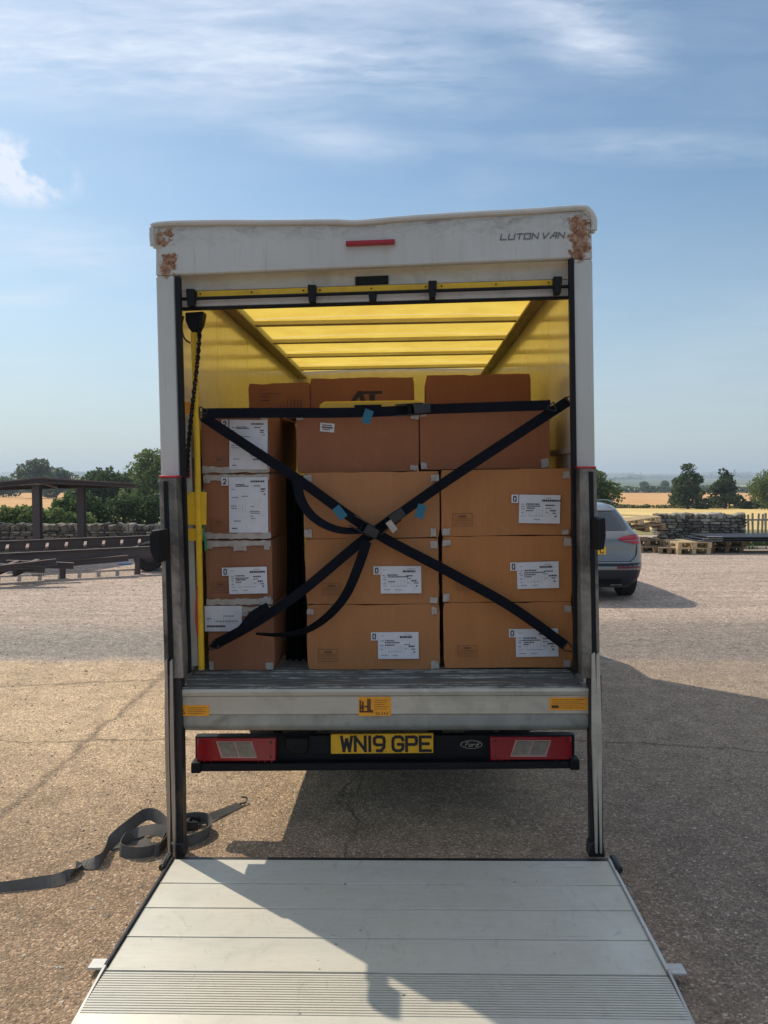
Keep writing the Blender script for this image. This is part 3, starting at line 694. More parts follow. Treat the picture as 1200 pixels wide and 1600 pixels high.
# aluminium cross member
L0 = vp(273, 1085, 0); R0 = vp(924, 1080, 0)
prof = []
zt = FLOOR - .012
zz = lambda y: vp(598, y, 0).z
prof = [(.10, zt), (-.004, zt), (-.012, zz(1080)), (-.006, zz(1086)), (.0, zz(1087)), (.0, zz(1115)), (.006, zz(1117)), (.006, zz(1124))]
zc = zz(1126)
for k in range(1, 7):
    t = k / 6 * math.pi / 2; prof.append((.006 + .10 * (1 - math.cos(t)), zc - (zc - zz(1150)) * math.sin(t)))
prof += [(.16, zz(1150)), (.16, zz(1150) + .08)]
top_p = prof[:7] + [(.10, zz(1117))]; low_p = [(.10, zz(1117) - .0015), (.008, zz(1117) - .0015)] + prof[8:]
cm_o = vpart(MB().prism(top_p, L0.x, R0.x, axis='x'), 'cross_member', MT['sill'], smooth=True)
vpart(MB().prism(low_p, L0.x, R0.x, axis='x'), 'rolled_edge', MT['roll'], smooth=True, parent=cm_o)
def sticker(px, b, name='warning_sticker', m='orange', th=.0015):
    o = slab([(px[0],px[1]),(px[2],px[1]-.3),(px[2],px[3]-.3),(px[0],px[3])], b - th, th)
    return vpart(o, name, MT[m], parent=cm_o)
s1 = sticker((276,1102,327,1119), 0); s2 = sticker((560,1089,611,1119), 0); s3 = sticker((858,1090,918,1110), 0)
m = MB()
def bar(x0, y0, x1, y1, w, b): # stroke on the face of the sticker
    p, q = vp(x0, y0, b), vp(x1, y1, b); d = (q - p).normalized(); n = Vector((-d.z, 0, d.x)) * w / 2
    vs = [p - n, q - n, q + n, p + n]; vs = [tuple(v) for v in vs] + [(v.x, v.y + .0006, v.z) for v in vs]
    m.add(vs, [(0,1,2,3),(7,6,5,4),(0,4,5,1),(1,5,6,2),(2,6,7,3),(3,7,4,0)])
for a, b_ in (((278,1115),(283,1105)), ((283,1105),(289,1115)), ((289,1115),(278,1115))): bar(*a, *b_, .0035, -.0025)
bar(283.5,1108,283,1113,.003,-.0026)
for k in range(4): bar(293, 1106 + k * 3, 322 - 4 * (k % 2), 1106 + k * 3, .0015, -.0025)
for k in range(5): bar(585, 1094 + k * 3.4, 607 - 3 * (k % 3), 1094 + k * 3.4, .0018, -.0025)
for a in ((563,1094,563,1113),(567,1096,567,1113),(575,1092,575,1112),(578,1092,578,1112),(563,1112,583,1112),(570,1104,574,1104)): bar(*a, .008, -.0026)
bar(562,1105,569,1105,.018,-.0027); bar(576,1111,582,1111,.012,-.0027)
for x in (588,592,597,601,605): bar(x,1113,x,1117,.004,-.0026)
for k in range(5): bar(862, 1093.5 + k * 3.2, 912 - 6 * (k % 2), 1093.2 + k * 3.2, .0016, -.0025)
bar(862,1104,873,1104,.012,-.0026)
vpart(m, 'sticker_print', mat('sticker_ink', (.08,.03,.01), .6), parent=cm_o)['kind'] = 'stuff'
# bumper, lights, plate
B = .30
vpart(slab([(305,1150),(898,1148),(898,1192),(305,1195)], B, .04), 'rear_panel', MT['black'], .004)
bp = MB(); slab([(298,1194),(905,1190),(905,1201),(298,1206)], B - .06, .04, bp); 
vpart(bp, 'underrun_bar', MT['black'], .004)
for x0, x1, y0 in ((298, 313, 1192), (891, 906, 1187)): vpart(slab([(x0,y0),(x1,y0),(x1,y0+17),(x0,y0+17)], B - .075, .075), 'bar_end', MT['black'], .006)
def tail(x0, y0, x1, y1, mirror):
    t = vpart(slab([(x0,y0),(x1,y0-.5),(x1,y1-.5),(x0,y1)], B - .05, .05), 'tail_light', MT['red'], .006)
    cx = (x0 + x1) / 2 + (0 if not mirror else 0); cy = (y0 + y1) / 2; k = -1 if mirror else 1
    bpts = [(cx - k*4 - 28, cy - 13), (cx - k*4 + 28, cy - 13), (cx + k*4 + 28, cy + 13), (cx + k*4 - 28, cy + 13)]
    vpart(slab(bpts, B - .052, .004), 'lens_border', MT['lens_rim'], .001, parent=t)
    for dx in (-13.5, 13.5):
        pts = [(cx + dx - k*4 - 12, cy - 11), (cx + dx - k*4 + 12, cy - 11), (cx + dx + k*4 + 12, cy + 11), (cx + dx + k*4 - 12, cy + 11)]
        vpart(slab(pts, B - .056, .008), 'clear_lens', MT['lens'], .003, parent=t)
    for dx in (-13.5, 13.5):
        q = vp(cx + dx, cy, B - .0575); vpart(MB().lathe([(0, .012), (-.001, .010), (-.0008, .006), (-.0003, .003), (-.0003, 0)], 'y', 14, c=q), 'reflector_bowl', MT['lens'], smooth=True, parent=t)
    rb = MB()
    for kx in range(12):
        xx = x0 + 4 + (x1 - x0 - 8) * kx / 11
        if abs(xx - cx) > 34: rb.prism([(vp(xx-.6,y0+4,B).x, vp(xx,y1-4,B).z), (vp(xx+.6,y0+4,B).x, vp(xx,y1-4,B).z), (vp(xx+.6,y0+4,B).x, vp(xx,y0+4,B).z), (vp(xx-.6,y0+4,B).x, vp(xx,y0+4,B).z)], B - .0515, B - .0495)
    vpart(rb, 'lens_ribs', MT['red'], parent=t)['kind'] = 'stuff'
    vpart(slab([(x0-1,y0-2),(x1+1,y0-2.5),(x1+1,y0-.3),(x0-1,y0)], B - .052, .05), 'lamp_rim', MT['black'], parent=t)
    for (px, py) in ((x0+8,y0+7),(x1-8,y0+7),(x0+8,y1-7),(x1-8,y1-7)):
        vpart(MB().lathe([(0,.006),(-.002,.006),(-.003,0)],'y',8,c=vp(px,py,B-.05)), 'lamp_screw', MT['ink'], parent=t)
tail(308, 1153, 431, 1190, False); tail(766, 1151, 893, 1188, True)
npl = vpart(slab([(517,1147.5),(677,1146),(677,1176.5),(517,1178)], B - .03, .02), 'number_plate', MT['plate'], .002)
p = vp(534, 1175, B - .031); q = vp(660, 1149.5, B - .031); hh = (q.z - p.z)
m = MB(); tot = q.x - p.x; u = tot / (5 * 1 + .18 * 1 + 6 * .28 + .55)
xx = p.x
for ch_ in 'WN19 GPE':
    m = MB(); xx = strokes(m, ch_, xx, p.z + .007, hh * .84, u * .92, u * .33, .0150, B - .031, .001, space=.5)
    if m.v: vpart(m, 'character', MT['ink'], parent=npl)
vpart(slab([(567,1177),(612,1177),(612,1181),(567,1181)], B - .028, .02), 'plate_foot', MT['black'], parent=npl)
# oval badge
bc = vp(736.5, 1163, B - .004)
def oval(rx, rz, y0, y1):
    return MB().prism([(bc.x + rx * math.cos(k * math.pi / 16), bc.z + rz * math.sin(k * math.pi / 16)) for k in range(32)], y0, y1)
bd = vpart(oval(.056, .022, B - .008, B - .001), 'oval_badge', MT['steel'], .001)
vpart(oval(.052, .0185, B - .0095, B - .0075), 'badge_field', MT['black'], parent=bd)
m = MB(); strokes(m, 'Ford', bc.x - .032, bc.z - .009, .02, .012, .0055, .0028, B - .0097, .0006, shear=.3); vpart(m, 'badge_script', MT['steel'], parent=bd)
vpart(slab([(444,1152),(482,1152),(482,1176),(470,1180),(452,1178),(444,1168)], B - .02, .03), 'tow_socket_cover', MT['black'], .01)
# chassis, axle, wheels, cab
ch = MB()
for s in (-1, 1): ch.box(*sorted((s * .36, s * .44)), .4, 6.2, .58, .74)
for yy in (.8, 1.6, 2.4, 3.2, 4.0): ch.box(-.95, .95, yy, yy + .06, .72, FLOOR - .061)
ch.tube([(-.7, 1.75, .34), (.7, 1.75, .34)], .06, 10); ch.lathe([(-.16,.03),(-.1,.15),(.1,.15),(.16,.03)], 'x', 14, c=(0, 1.75, .34))
ch.tube([(.28, .5, .42), (.3, 3.5, .40)], .04, 8)
vpart(ch, 'chassis', MT['black'])
for yy in (1.75, 5.25):
    for s in (-1, 1):
        for off in ((.86, .62) if yy < 3 else (.86,)):
            w = vpart(MB().lathe([(-.1,.2),(-.1,.30),(-.08,.335),(.08,.335),(.1,.30),(.1,.2)], 'x', 28, c=(s * off, yy, .335)), 'wheel', MT['tyre'], smooth=True)
            vpart(MB().lathe([(0,.0),(.02,.08),(.05,.19),(-.09,.2)] if s > 0 else [(0,.0),(-.02,.08),(-.05,.19),(.09,.2)], 'x', 20, c=(s * off, yy, .335)), 'rim', MT['steel'], smooth=True, parent=w)
cab = MB().prism([(4.50, .24), (6.35, .24), (6.42, .75), (6.30, 1.05), (5.75, 1.20), (5.05, 1.98), (4.50, 2.05)], -.93, .93, axis='x')  # lower edge dropped to cut the light reaching under the van
cb = vpart(cab, 'cab', MT['white'], .05)
m = MB().prism([(5.72, 1.245), (5.08, 1.975), (5.085, 1.982), (5.735, 1.25)], -.80, .80, axis='x'); vpart(m, 'windscreen', MT['glass'], parent=cb)
for s in (-1, 1):
    m = MB().prism([(4.75, 1.25), (5.45, 1.25), (4.98, 1.85), (4.75, 1.88)], *sorted((s * .931, s * .937)), axis='x'); vpart(m, 'side_window', MT['glass'], parent=cb)
for s in (-1, 1):
    vpart(MB().box(*sorted((s * .97, s * 1.0)), 2.5, 4.3, .28, .78), 'side_shade_panel', MT['black'], .004)  # unseen panels added to keep side light off the ground below
    vpart(MB().box(*sorted((s * .55, s * .96)), 2.24, 2.25, .16, .60), 'rear_shade_flap', MT['black'])  # unseen flaps added to darken the space under the floor
vpart(MB().box(.46, .90, .75, 1.25, .36, .56), 'under_shade_block', MT['black'], .02)  # unseen block added under the floor to deepen the shade
# tail lift platform
pf = empty('lift_platform'); pf.parent = van
pz = .045
aL = gp(268, 1344, .04); aR = gp(948, 1344, .04)
vi = lambda p: VMI @ p
hx0 = vi(aL).x + .006; hx1 = vi(aR).x - .006; y_top = vi(aL).y
ys = [vi(gp(600, yy, .045)).y for yy in (1344, 1382, 1421, 1467, 1521, 1589)] 
for i in range(4):
    y1, y0 = ys[i], ys[i + 1]
    m = MB(); m.box(hx0, hx1, y0 + .0015, y1 - .0015, pz - .03, pz)
    m.box(hx0, hx1, y0 + .0015, y0 + .006, pz, pz + .003)
    n = 14
    vpart(m, 'platform_plank', MT['platform'], .0015, parent=pf)
y1, y0 = ys[4], ys[5]
m = MB(); m.box(hx0, hx1, y0 + .0015, y1 - .0015, pz - .03, pz - .003)
n = 17
for k in range(n):
    t = y0 + .003 + (y1 - y0 - .006) * k / n; m.box(hx0, hx1, t, t + (y1 - y0) / n * .62, pz - .003, pz + .0015)
vpart(m, 'ribbed_plank', MT['platform'], parent=pf)
m = MB().prism([(y0 + .001, pz), (y0 - .20, .012), (y0 - .20, .006), (y0 + .001, pz - .03)], hx0, hx1, axis='x')
vpart(m, 'ramp_toe', MT['platform'], parent=pf)
for s, x in ((-1, hx0), (1, hx1)):
    m = MB(); m.box(*sorted((x + s * .002, x + s * .014)), ys[4] + .02, ys[0], pz - .035, pz + .012)
    vpart(m, 'side_edge', MT['dark_steel'] if s < 0 else MT['alu'], .002, parent=pf)
    m = MB().prism([(ys[4] + .018, pz + .012), (y0 - .20, .02), (y0 - .20, .004), (ys[4] + .018, pz - .035)], *sorted((x + s * .002, x + s * .014)), axis='x')
    vpart(m, 'toe_edge', MT['steel'], .002, parent=pf)
    ty = vi(gp(600, 1510, .045)).y
    m = MB(); m.box(*sorted((x + s * .015, x + s * .075)), ty - .02, ty + .035, pz - .012, pz - .002); vpart(m, 'side_flap', MT['alu'], .002, parent=pf)
    m = MB(); m.tube([(x + s * .03, ys[0] + .02, .05), (x + s * .025, ys[0] - .10, .055)], .018, 8); m.box(*sorted((x + s * .015, x + s * .026)), ys[0] - .11, ys[0] + .02, .025, .068)
    vpart(m, 'hinge', MT['dark_steel'], .003, parent=pf)
m = MB(); m.box(hx0, hx1, ys[0] + .001, ys[0] + .03, .012, pz - .004); vpart(m, 'hinge_beam', MT['dark_steel'], parent=pf)
# pole, brackets and gear on the near left wall
m = MB(); m.tube([vp(303,520,.20), vp(308,700,.20), vp(315,1046,.20)], .0155, 12); vpart(m, 'grab_pole', MT['yellow'], smooth=True, label='yellow upright pole beside the left wall')
m = slab([(292,769),(322,769),(322,820),(292,820)], .205, .012); vpart(m, 'pole_bracket', MT['yellow'], .002)
m = slab([(293,826),(316,826),(316,845),(293,845)], .205, .012); vpart(m, 'pole_bracket', MT['yellow'], .002)
m = slab([(286,628),(306,628),(306,646),(286,646)], .205, .012); vpart(m, 'pole_bracket', MT['orange'], .002)
m = slab([(289,488),(318,486),(314,506),(308,516),(300,520),(294,512),(289,500)], .18, .07); vpart(m, 'lift_motor_box', MT['black'], .006)
m = MB(); m.tube(spline([vp(287,494,.17), vp(284,510,.17), vp(288,528,.17), vp(297,536,.19)], 6), .004, 6); vpart(m, 'cable', MT['black'])
vpart(slab([(286,650),(296,650),(309,1040),(300,1040)], .26, .01), 'inner_kick_panel', MT['white'])
vpart(slab([(289.5,722),(296,722),(297,747),(290.5,747)], .250, .004), 'red_notice', MT['red_paint'])
m = MB(); m.tube(spline([vp(317,765,.24), vp(318,830,.23), vp(321,848,.23), vp(321,860,.23)], 5), .007, 6); vpart(m, 'green_cord', MT['green'])
m = MB(); m.tube(spline([vp(309,915,.19), vp(306,960,.19), vp(309,992,.19)], 5), .005, 6); vpart(m, 'red_cord', MT['red_paint'])
# rope
m = MB(); path = spline([vp(313,500,.165), vp(309,560,.165), vp(300,640,.165), vp(294,700,.165), vp(292,745,.165)], 26)
for ph in (0, math.pi):
    m.tube([p + Vector((math.cos(i * .75 + ph), math.sin(i * .75 + ph), 0)) * .006 for i, p in enumerate(path)], .0065, 6)
o = m.build('pull_rope', MT['black'], smooth=True); recenter_van(o, path[0]); tag(o, 'black twisted pull rope hanging beside the yellow pole', 'rope')

# ------------------------------------------------------------------ cartons
def rnd(a, b): return a + (b - a) * random.random()
def carton_mesh(w, d, h, m, bulge=.004, seed=0):
    mb = MB(); nx, nz = 14, 8; bulge = bulge * (.4 + 1.5 * ((seed * 37) % 10) / 10)
    def face(fn, n1, n2):
        vs = [fn(i / n1, j / n2) for j in range(n2 + 1) for i in range(n1 + 1)]
        mb.add(vs, [(j*(n1+1)+i, j*(n1+1)+i+1, (j+1)*(n1+1)+i+1, (j+1)*(n1+1)+i) for j in range(n2) for i in range(n1)])
    def bl(u, v): return math.sin(u * math.pi) * math.sin(v * math.pi) * bulge
    def wob(p):
        q = Vector(p); k = noise.noise_vector(q * 5 + Vector((seed * 3.1, seed, 0))) * .0035
        e = max(0, noise.noise(q * 9 + Vector((seed * 7.7, 3, seed)))) * .010
        cx = min(q.x, w - q.x) < .01; cz = min(q.z, h - q.z) < .01
        if cz: k.z += e * (-1 if q.z > h / 2 else 0)
        if cx and cz: k.x += .006 * (1 if q.x < w / 2 else -1); k.y += .004 if q.y < d / 2 else -.004
        return tuple(q + k)
    face(lambda u, v: wob((u * w, -bl(u, v), v * h)), nx, nz); face(lambda u, v: wob((u * w, d + bl(u, v), v * h)), nx, nz)
    face(lambda u, v: wob((-bl(u, v), u * d, v * h)), nx, nz); face(lambda u, v: wob((w + bl(u, v), u * d, v * h)), nx, nz)
    face(lambda u, v: wob((u * w, v * d, 0)), nx, nx); 
    face(lambda u, v: wob((u * w, v * (d / 2 - .001), h)), nx, 4); face(lambda u, v: wob((u * w, d / 2 + .001 + v * (d / 2 - .001), h)), nx, 4)
    me = mb.mesh('carton', m)
    bm = bmesh.new(); bm.from_mesh(me); bmesh.ops.remove_doubles(bm, verts=bm.verts, dist=.0004); bmesh.ops.recalc_face_normals(bm, faces=bm.faces); bm.to_mesh(me); bm.free()
    return me
def text_rows(mb, x0, z0, x1, z1, y, rows, rng, mi=1):
    """rows of tiny printed dashes: (fx, fz, len, thickness)"""
    w, h = x1 - x0, z1 - z0
    for (fx, fz, fl, ft) in rows:
        x = x0 + fx * w; e = x + fl * w; zc = z1 - fz * h; t = ft * h
        while x < e:
            l = w * rng.uniform(.02, .055); mb.box(x, min(x + l, e), y - .0004, y, zc - t / 2, zc + t / 2, mi); x += l + w * .008
ROWS_W = [(.06,.14,.10,.015),(.66,.10,.18,.015),(.55,.19,.38,.075),(.06,.33,.08,.02),(.18,.32,.28,.045),(.06,.41,.09,.02),(.18,.40,.42,.04),(.64,.36,.20,.045),(.06,.49,.08,.02),(.18,.48,.24,.045),(.64,.46,.12,.03),
          (.76,.54,.17,.06),(.18,.56,.16,.035),(.06,.64,.08,.02),(.66,.62,.06,.02),(.82,.63,.1,.04),(.06,.74,.12,.012),(.24,.74,.4,.012),(.86,.74,.05,.05),(.08,.87,.16,.02),(.36,.87,.15,.02)]
ROWS_T = [(.56,.075,.38,.032),(.18,.14,.26,.018),(.18,.165,.42,.02),(.64,.155,.2,.018),(.06,.16,.09,.01),(.06,.22,.09,.01),(.82,.22,.11,.028),(.82,.25,.1,.02),(.88,.30,.05,.02),(.08,.36,.14,.012),(.34,.34,.2,.012),(.06,.52,.14,.014),(.06,.56,.16,.012),
          (.55,.52,.1,.012),(.55,.57,.14,.012),(.55,.61,.28,.014),(.55,.65,.22,.014),(.55,.70,.1,.012),(.55,.74,.16,.012),(.62,.80,.2,.03),(.12,.80,.18,.016),(.08,.93,.16,.02)]
def shipping_label(box, lx0, lz0, lx1, lz1, digit=None, y=-.0100, rot=0, rows=None, seed=1):
    rng = random.Random(seed); rot = rot or rad(rng.uniform(-1.6, 1.6))
    w, h = lx1 - lx0, lz1 - lz0
    mb = MB(); mb.box(0, w, y, y + .0006, 0, h, 0)
    rows = rows or [(fx + rng.uniform(-.012, .012), fz + rng.uniform(-.01, .01), fl * rng.uniform(.75, 1.2), ft) for fx, fz, fl, ft in (ROWS_W if w > h else ROWS_T) if rng.random() > .08]
    text_rows(mb, 0, 0, w, h, y, rows, rng)
    for i in range(9 if w > h else 5):      # faint ruled grid
        xx = w * (.1 + .08 * i); zz = h * (.22 if w > h else .12); mb.box(xx, xx + .0007, y - .0002, y, h * .5 - zz, h * .5, 2)
    o = mb.build('shipping_label', [MT['paper'], MT['ink'], MT['stamp']], box)
    o.location = (lx0, 0, lz0); o.rotation_euler = (0, rot, 0)
    if digit:
        t = MB(); s = .042; t.box(-s * .85, -.001, y, y + .0006, h - s, h, 0)
        strokes(t, digit, -s * .60, h - s * .80, s * .58, s * .30, 0, .0055, y - .0001, .0004, mi=1)
        t = t.build('number_tag', [MT['paper'], MT['ink']], box); t.location = (lx0, 0, lz0)
    return o
def stamp_frame(box, x0, z0, x1, z1, y=-.0055):
    mb = MB(); t = .0016
    for (a, b, c, d) in ((x0,x1,z0,z0+t),(x0,x1,z1-t,z1),(x0,x0+t,z0+t,z1-t),(x1-t,x1,z0+t,z1-t)): mb.box(a, b, y, y + .0008, c, d)
    w, h = x1 - x0, z1 - z0
    mb.box(x0 + w * .3, x0 + w * .68, y, y + .0008, z0 + h * .70, z0 + h * .82)
    for k in (.22, .42, .56): mb.box(x0 + w * .08, x1 - w * .08, y, y + .0008, z0 + h * k, z0 + h * k + .0014)
    return mb.build('printed_notice', MT['stamp'], box)
def tape(box, x0, z0, x1, z1, y=-.0065, seed=0):
    r = random.Random(seed); n = max(3, int((x1 - x0) / .02)); vs = []
    for i in range(n + 1):
        x = x0 + (x1 - x0) * i / n
        for z in (z0 + r.uniform(-.004, .004), (z0 + z1) / 2, z1 + r.uniform(-.004, .004)): vs.append((x + r.uniform(-.002, .002), y - r.uniform(0, .003), z))
    fs = [(i*3+k, i*3+3+k, i*3+4+k, i*3+1+k) for i in range(n) for k in (0, 1)]
    mb = MB().add(vs, fs); o = mb.build('parcel_tape', MT['tape'], box)
    s = o.modifiers.new('solid', 'SOLIDIFY'); s.thickness = .0006
    return o
H = .340
def carton(px0, px1, b, c, h, depth, label, m='card', group='cardboard cartons loaded in the van', tapes=True, seed=0, base=None):
    y_mid = 900
    a0 = vp(px0, 750, b).x if px0 > 10 else px0; a1 = vp(px1, 750, b).x if px1 > 10 else px1
    w = a1 - a0
    e = in_van('cardboard_box', a0, b, c, label=label, cat='box', group=group)
    link('carton', carton_mesh(w, depth, h - .003, MT[m], seed=seed), e, smooth=True)
    e['w'] = w; del e['w']
    if tapes:
        r = random.Random(seed + 50)
        for (x, z) in ((.0, h - .05), (w - .045, h - .055), (0, .004), (w - .05, .004)):
            if r.random() < .85: tape(e, x + .003, z, x + r.uniform(.028, .045), z + r.uniform(.025, .045), seed=seed * 9 + int(x * 100))
    return e, a0, w, b, c
def L(cart, px, digit=None, seed=1, rot=0, rows=None):
    e, a0, w, b, c = cart
    p = vp(px[0], px[3], b); q = vp(px[2], px[1], b)
    return shipping_label(e, p.x - a0, p.z - c, q.x - a0, q.z - c, digit, seed=seed, rot=rot, rows=rows)
def ST(cart, px):
    e, a0, w, b, c = cart; p = vp(px[0], px[3], b); q = vp(px[2], px[1], b); return stamp_frame(e, p.x - a0, p.z - c, q.x - a0, q.z - c)
FB = .32
mid = [carton(476, 685, FB, FLOOR, H, .6, 'bottom brown carton of the middle stack, white label at its right', seed=1),
       carton(475, 684, FB, FLOOR + H, H, .6, 'brown carton second from the floor in the middle stack, below the strap crossing', seed=2),
       carton(474, 686, FB, FLOOR + 2 * H, H, .6, 'unlabelled brown carton third from the floor in the middle stack, behind the strap crossing', seed=3)]
L(mid[0], (591, 987, 654, 1029), '0', 11); L(mid[1], (595, 884, 658, 927), '0', 12); ST(mid[0], (498, 1014, 528, 1033)); ST(mid[1], (504, 911, 533, 929))
rgt = [carton(691, 894, FB, FLOOR + .006, H, .6, 'bottom brown carton of the right stack, its label crossed by a strap', seed=4),
       carton(690, 893, FB, FLOOR + .006 + H, H, .6, 'brown carton second from the floor in the right stack, strap running across its left half', seed=5),
       carton(689, 892, FB, FLOOR + .006 + 2 * H, H, .6, 'brown carton third from the floor in the right stack, label and stamp both uncovered', seed=6)]
L(rgt[0], (806, 982, 872, 1026), '0', 13); L(rgt[1], (808, 878, 873, 920), '0', 14); L(rgt[2], (810, 772, 874, 817), '0', 15)
ST(rgt[0], (715, 1008, 745, 1025)); ST(rgt[1], (713, 905, 743, 922)); ST(rgt[2], (707, 802, 738, 822))
H3 = .325
tm = carton(464, 655, .42, FLOOR + 3 * H, H3, .95, 'reddish carton on top of the middle stack with a small tilted sticker', 'card_dark', seed=7)
tr = carton(657, 859, .42, FLOOR + 3 * H + .006, H3, .95, 'reddish unlabelled carton on top of the right stack', 'card_dark', seed=8)
L(tm, (500, 660, 522, 674), None, 16, rot=rad(6), rows=[(.12,.25,.7,.12),(.12,.5,.76,.2),(.2,.75,.5,.1)])
lf = [carton(320, 424, FB, FLOOR, H, .72, 'bottom carton of the left stack, behind the yellow pole base', 'card_dark', seed=9),
      carton(319, 423, FB, FLOOR + H, H, .72, 'left stack carton second from the floor with a wide label numbered 0', 'card_dark', seed=10),
      carton(318, 422, FB, FLOOR + 2 * H, H, .72, 'left stack carton third from the floor with a tall label numbered 2', 'card_dark', seed=11),
      carton(317, 422, FB, FLOOR + 3 * H, H3, .95, 'top carton of the left stack with its tall label crossed by a strap', 'card_dark', seed=12)]
L(lf[0], (321, 946, 378, 986), None, 17, rows=[(.06,.5,.1,.03),(.3,.6,.6,.03),(.06,.8,.5,.08),(.5,.4,.3,.03)]); L(lf[1], (359, 886, 418, 928), '0', 18); L(lf[2], (359, 745, 418, 832), '2', 19); L(lf[3], (359, 655, 417, 733), '2', 20)
ST(lf[3], (330, 714, 357, 731)); ST(lf[2], (330, 812, 357, 829)); ST(lf[1], (332, 909, 358, 926))
for k, (e, a0, w, b, c) in enumerate(lf):
    if k: tape(e, .0, .002, w, .032, y=-.0062, seed=70 + k)
    if k < 3: tape(e, .0, H - .036, w * .99, H - .008, y=-.0062, seed=80 + k)
    if k < 3: tape(e, w * .42, H - .06, w * .62, H - .03, y=-.0068, seed=90 + k)
# open flap of the top left carton
e = lf[3][0]; w = lf[3][2]
m = MB().prism([(w + .004, H3 - .01), (w + .13, H3 - .06), (w + .13, H3 - .064), (w + .004, H3 - .015)], .34, .68); m.build('side_flap', MT['card'], e)
# three further back on the top layer
TOP = FLOOR + 3 * H + H3
def backbox(px0, px1, topy, label, m='card_dark', seed=0, b=1.0, dep=.6, base=TOP):
    h = vp((px0 + px1) / 2, topy, b).z - base
    return carton(px0, px1, b, base + .002, h, dep, label, m, seed=seed, tapes=False, group='cartons lying on the top layer at the back')
b1 = backbox(391, 486, 598, 'small carton on the top layer at left, printed text and a ruled grid', 'card_dark', 21, b=.95, dep=.4)
b2 = backbox(487, 648, 590, 'carton on the top layer with a large black emblem above the yellow case', 'card_dark', 22, b=.97, dep=.4)
b3 = backbox(667, 830, 585, 'plain carton on the top layer at right', 'card_dark', 23, b=.92, dep=.4, base=TOP + .006)
def print_on(cart, rects, name='printed_text', poly=None):
    e, a0, w, b, c = cart; mb = MB()
    for (x0, y0, x1, y1) in rects:
        p = vp(x0, y1, b); q = vp(x1, y0, b); mb.box(p.x - a0, q.x - a0, -.0058, -.005, p.z - c, q.z - c)
    for pl in (poly or []):
        mb.prism([(vp(x, y, b).x - a0, vp(x, y, b).z - c) for x, y in pl], -.0062, -.0055)
    return mb.build(name, MT['ink'], e)
print_on(b1, [(408,615,440,616.4),(408,619.5,428,621),(408,625,432,626.6)] + [(433 + 5.4*i,625,433.6 + 5.4*i,637) for i in range(8)] + [(433,625 + 4*i,471,625.5 + 4*i) for i in range(4)])
print_on(b2, [(561,611,597,616),(577,616,586,630)], 'emblem', [[(546,630),(559,611),(566,611),(572,630),(565,630),(561,620),(553,630)]])
# yellow case
p = vp(499, 640, .55); q = vp(656, 625, .55)
yc = in_van('yellow_case', p.x, .55, TOP - .0 + .002, label='yellow plastic case lying flat on the top cartons behind the strap', cat='case')
hh = q.z - TOP - .002; ww = q.x - p.x
MB().prism([(0, 0), (ww, 0), (ww, hh * .9), (ww * .97, hh), (ww * .05, hh), (0, hh * .7)], 0, .3).build('case_body', MT['yellow_case'], yc, .008)
MB().box(ww * .35, ww * .62, -.02, -.001, hh * .35, hh * .6).build('handle', MT['black'], yc, .004)
# dark blanket bundle in the gap
mb = MB(); cols = 12; rows = 16; vs = []
g0 = vp(443, 750, .48).x; g1 = vp(473, 750, .48).x
for j in range(rows + 1):
    for i in range(cols + 1):
        u = i / cols; v = j / rows
        vs.append((g0 + (g1 - g0) * u, .52 + .035 * math.sin(u * 17 + v * 1.5) + .03 * noise.noise(Vector((u * 3, v * 4, 0))), FLOOR + .004 + v * (3 * H - .02)))
mb.add(vs, [(j*(cols+1)+i, j*(cols+1)+i+1, (j+1)*(cols+1)+i+1, (j+1)*(cols+1)+i) for j in range(rows) for i in range(cols)])
o = mb.build('packing_blanket', MT['blanket'], smooth=True); sm = o.modifiers.new('solid', 'SOLIDIFY'); sm.thickness = .012
recenter_van(o, (g0, .42, FLOOR)); tag(o, 'dark quilted blanket hanging in the gap between the left and middle stacks', 'blanket')

# ------------------------------------------------------------------ straps
def vstrap(name, pxs, b, width, label, m='strap', up=None, bs=None, n=6, group='load straps across the cartons', cat='strap'):
    pts = [vp(x, y, (bs[i] if bs else b)) for i, (x, y) in enumerate(pxs)]
    pts = spline(pts, n)
    wd = []
    for i, p in enumerate(pts):
        t = (pts[min(i + 1, len(pts) - 1)] - pts[max(i - 1, 0)]).normalized()
        wd.append(up if up else t.cross(Vector((0, 1, 0))))
    mb = MB().ribbon(pts, wd, width); root = in_van(name, *pts[0], label=label, cat=cat, group=group)
    o = mb.mesh('webbing', MT[m]); o.transform(Matrix.Translation(-pts[0])); link('webbing', o, root)
    return root, pts[0]
def hook(root, o, px, b, px2):
    p, q = vp(*px, b) - o, vp(*px2, b) - o
    d = (q - p).normalized(); n = Vector((-d.z, 0, d.x))
    MB().tube(spline([p + n * .022, q + n * .004, q - n * .004, p - n * .022, p + n * .022], 4), .0035, 6).build('hook', MT['dark_steel'], root, smooth=True)
def ratchet(root, o, px, b, ang, l=.12, w=.06, m='dark_steel'):
    p = vp(*px, b) - o; M4 = Matrix.Translation(p) @ Matrix.Rotation(-ang, 4, 'Y')
    r = MB(); r.box(-l/2, l/2, -.018, .012, -w/2, -w/2 + .005, M=M4); r.box(-l/2, l/2, -.018, .012, w/2 - .005, w/2, M=M4)
    r.build('ratchet_frame', MT[m], root, .002)
    MB().tube([M4 @ Vector((0, 0, -w/2)), M4 @ Vector((0, 0, w/2))], .014, 10).build('spool', MT['strap'], root, smooth=True)
    MB().box(l*.15, l*.75, -.024, -.016, -w/2 + .006, w/2 - .006, M=M4).build('ratchet_handle', MT[m], root, .003)
SB = .262
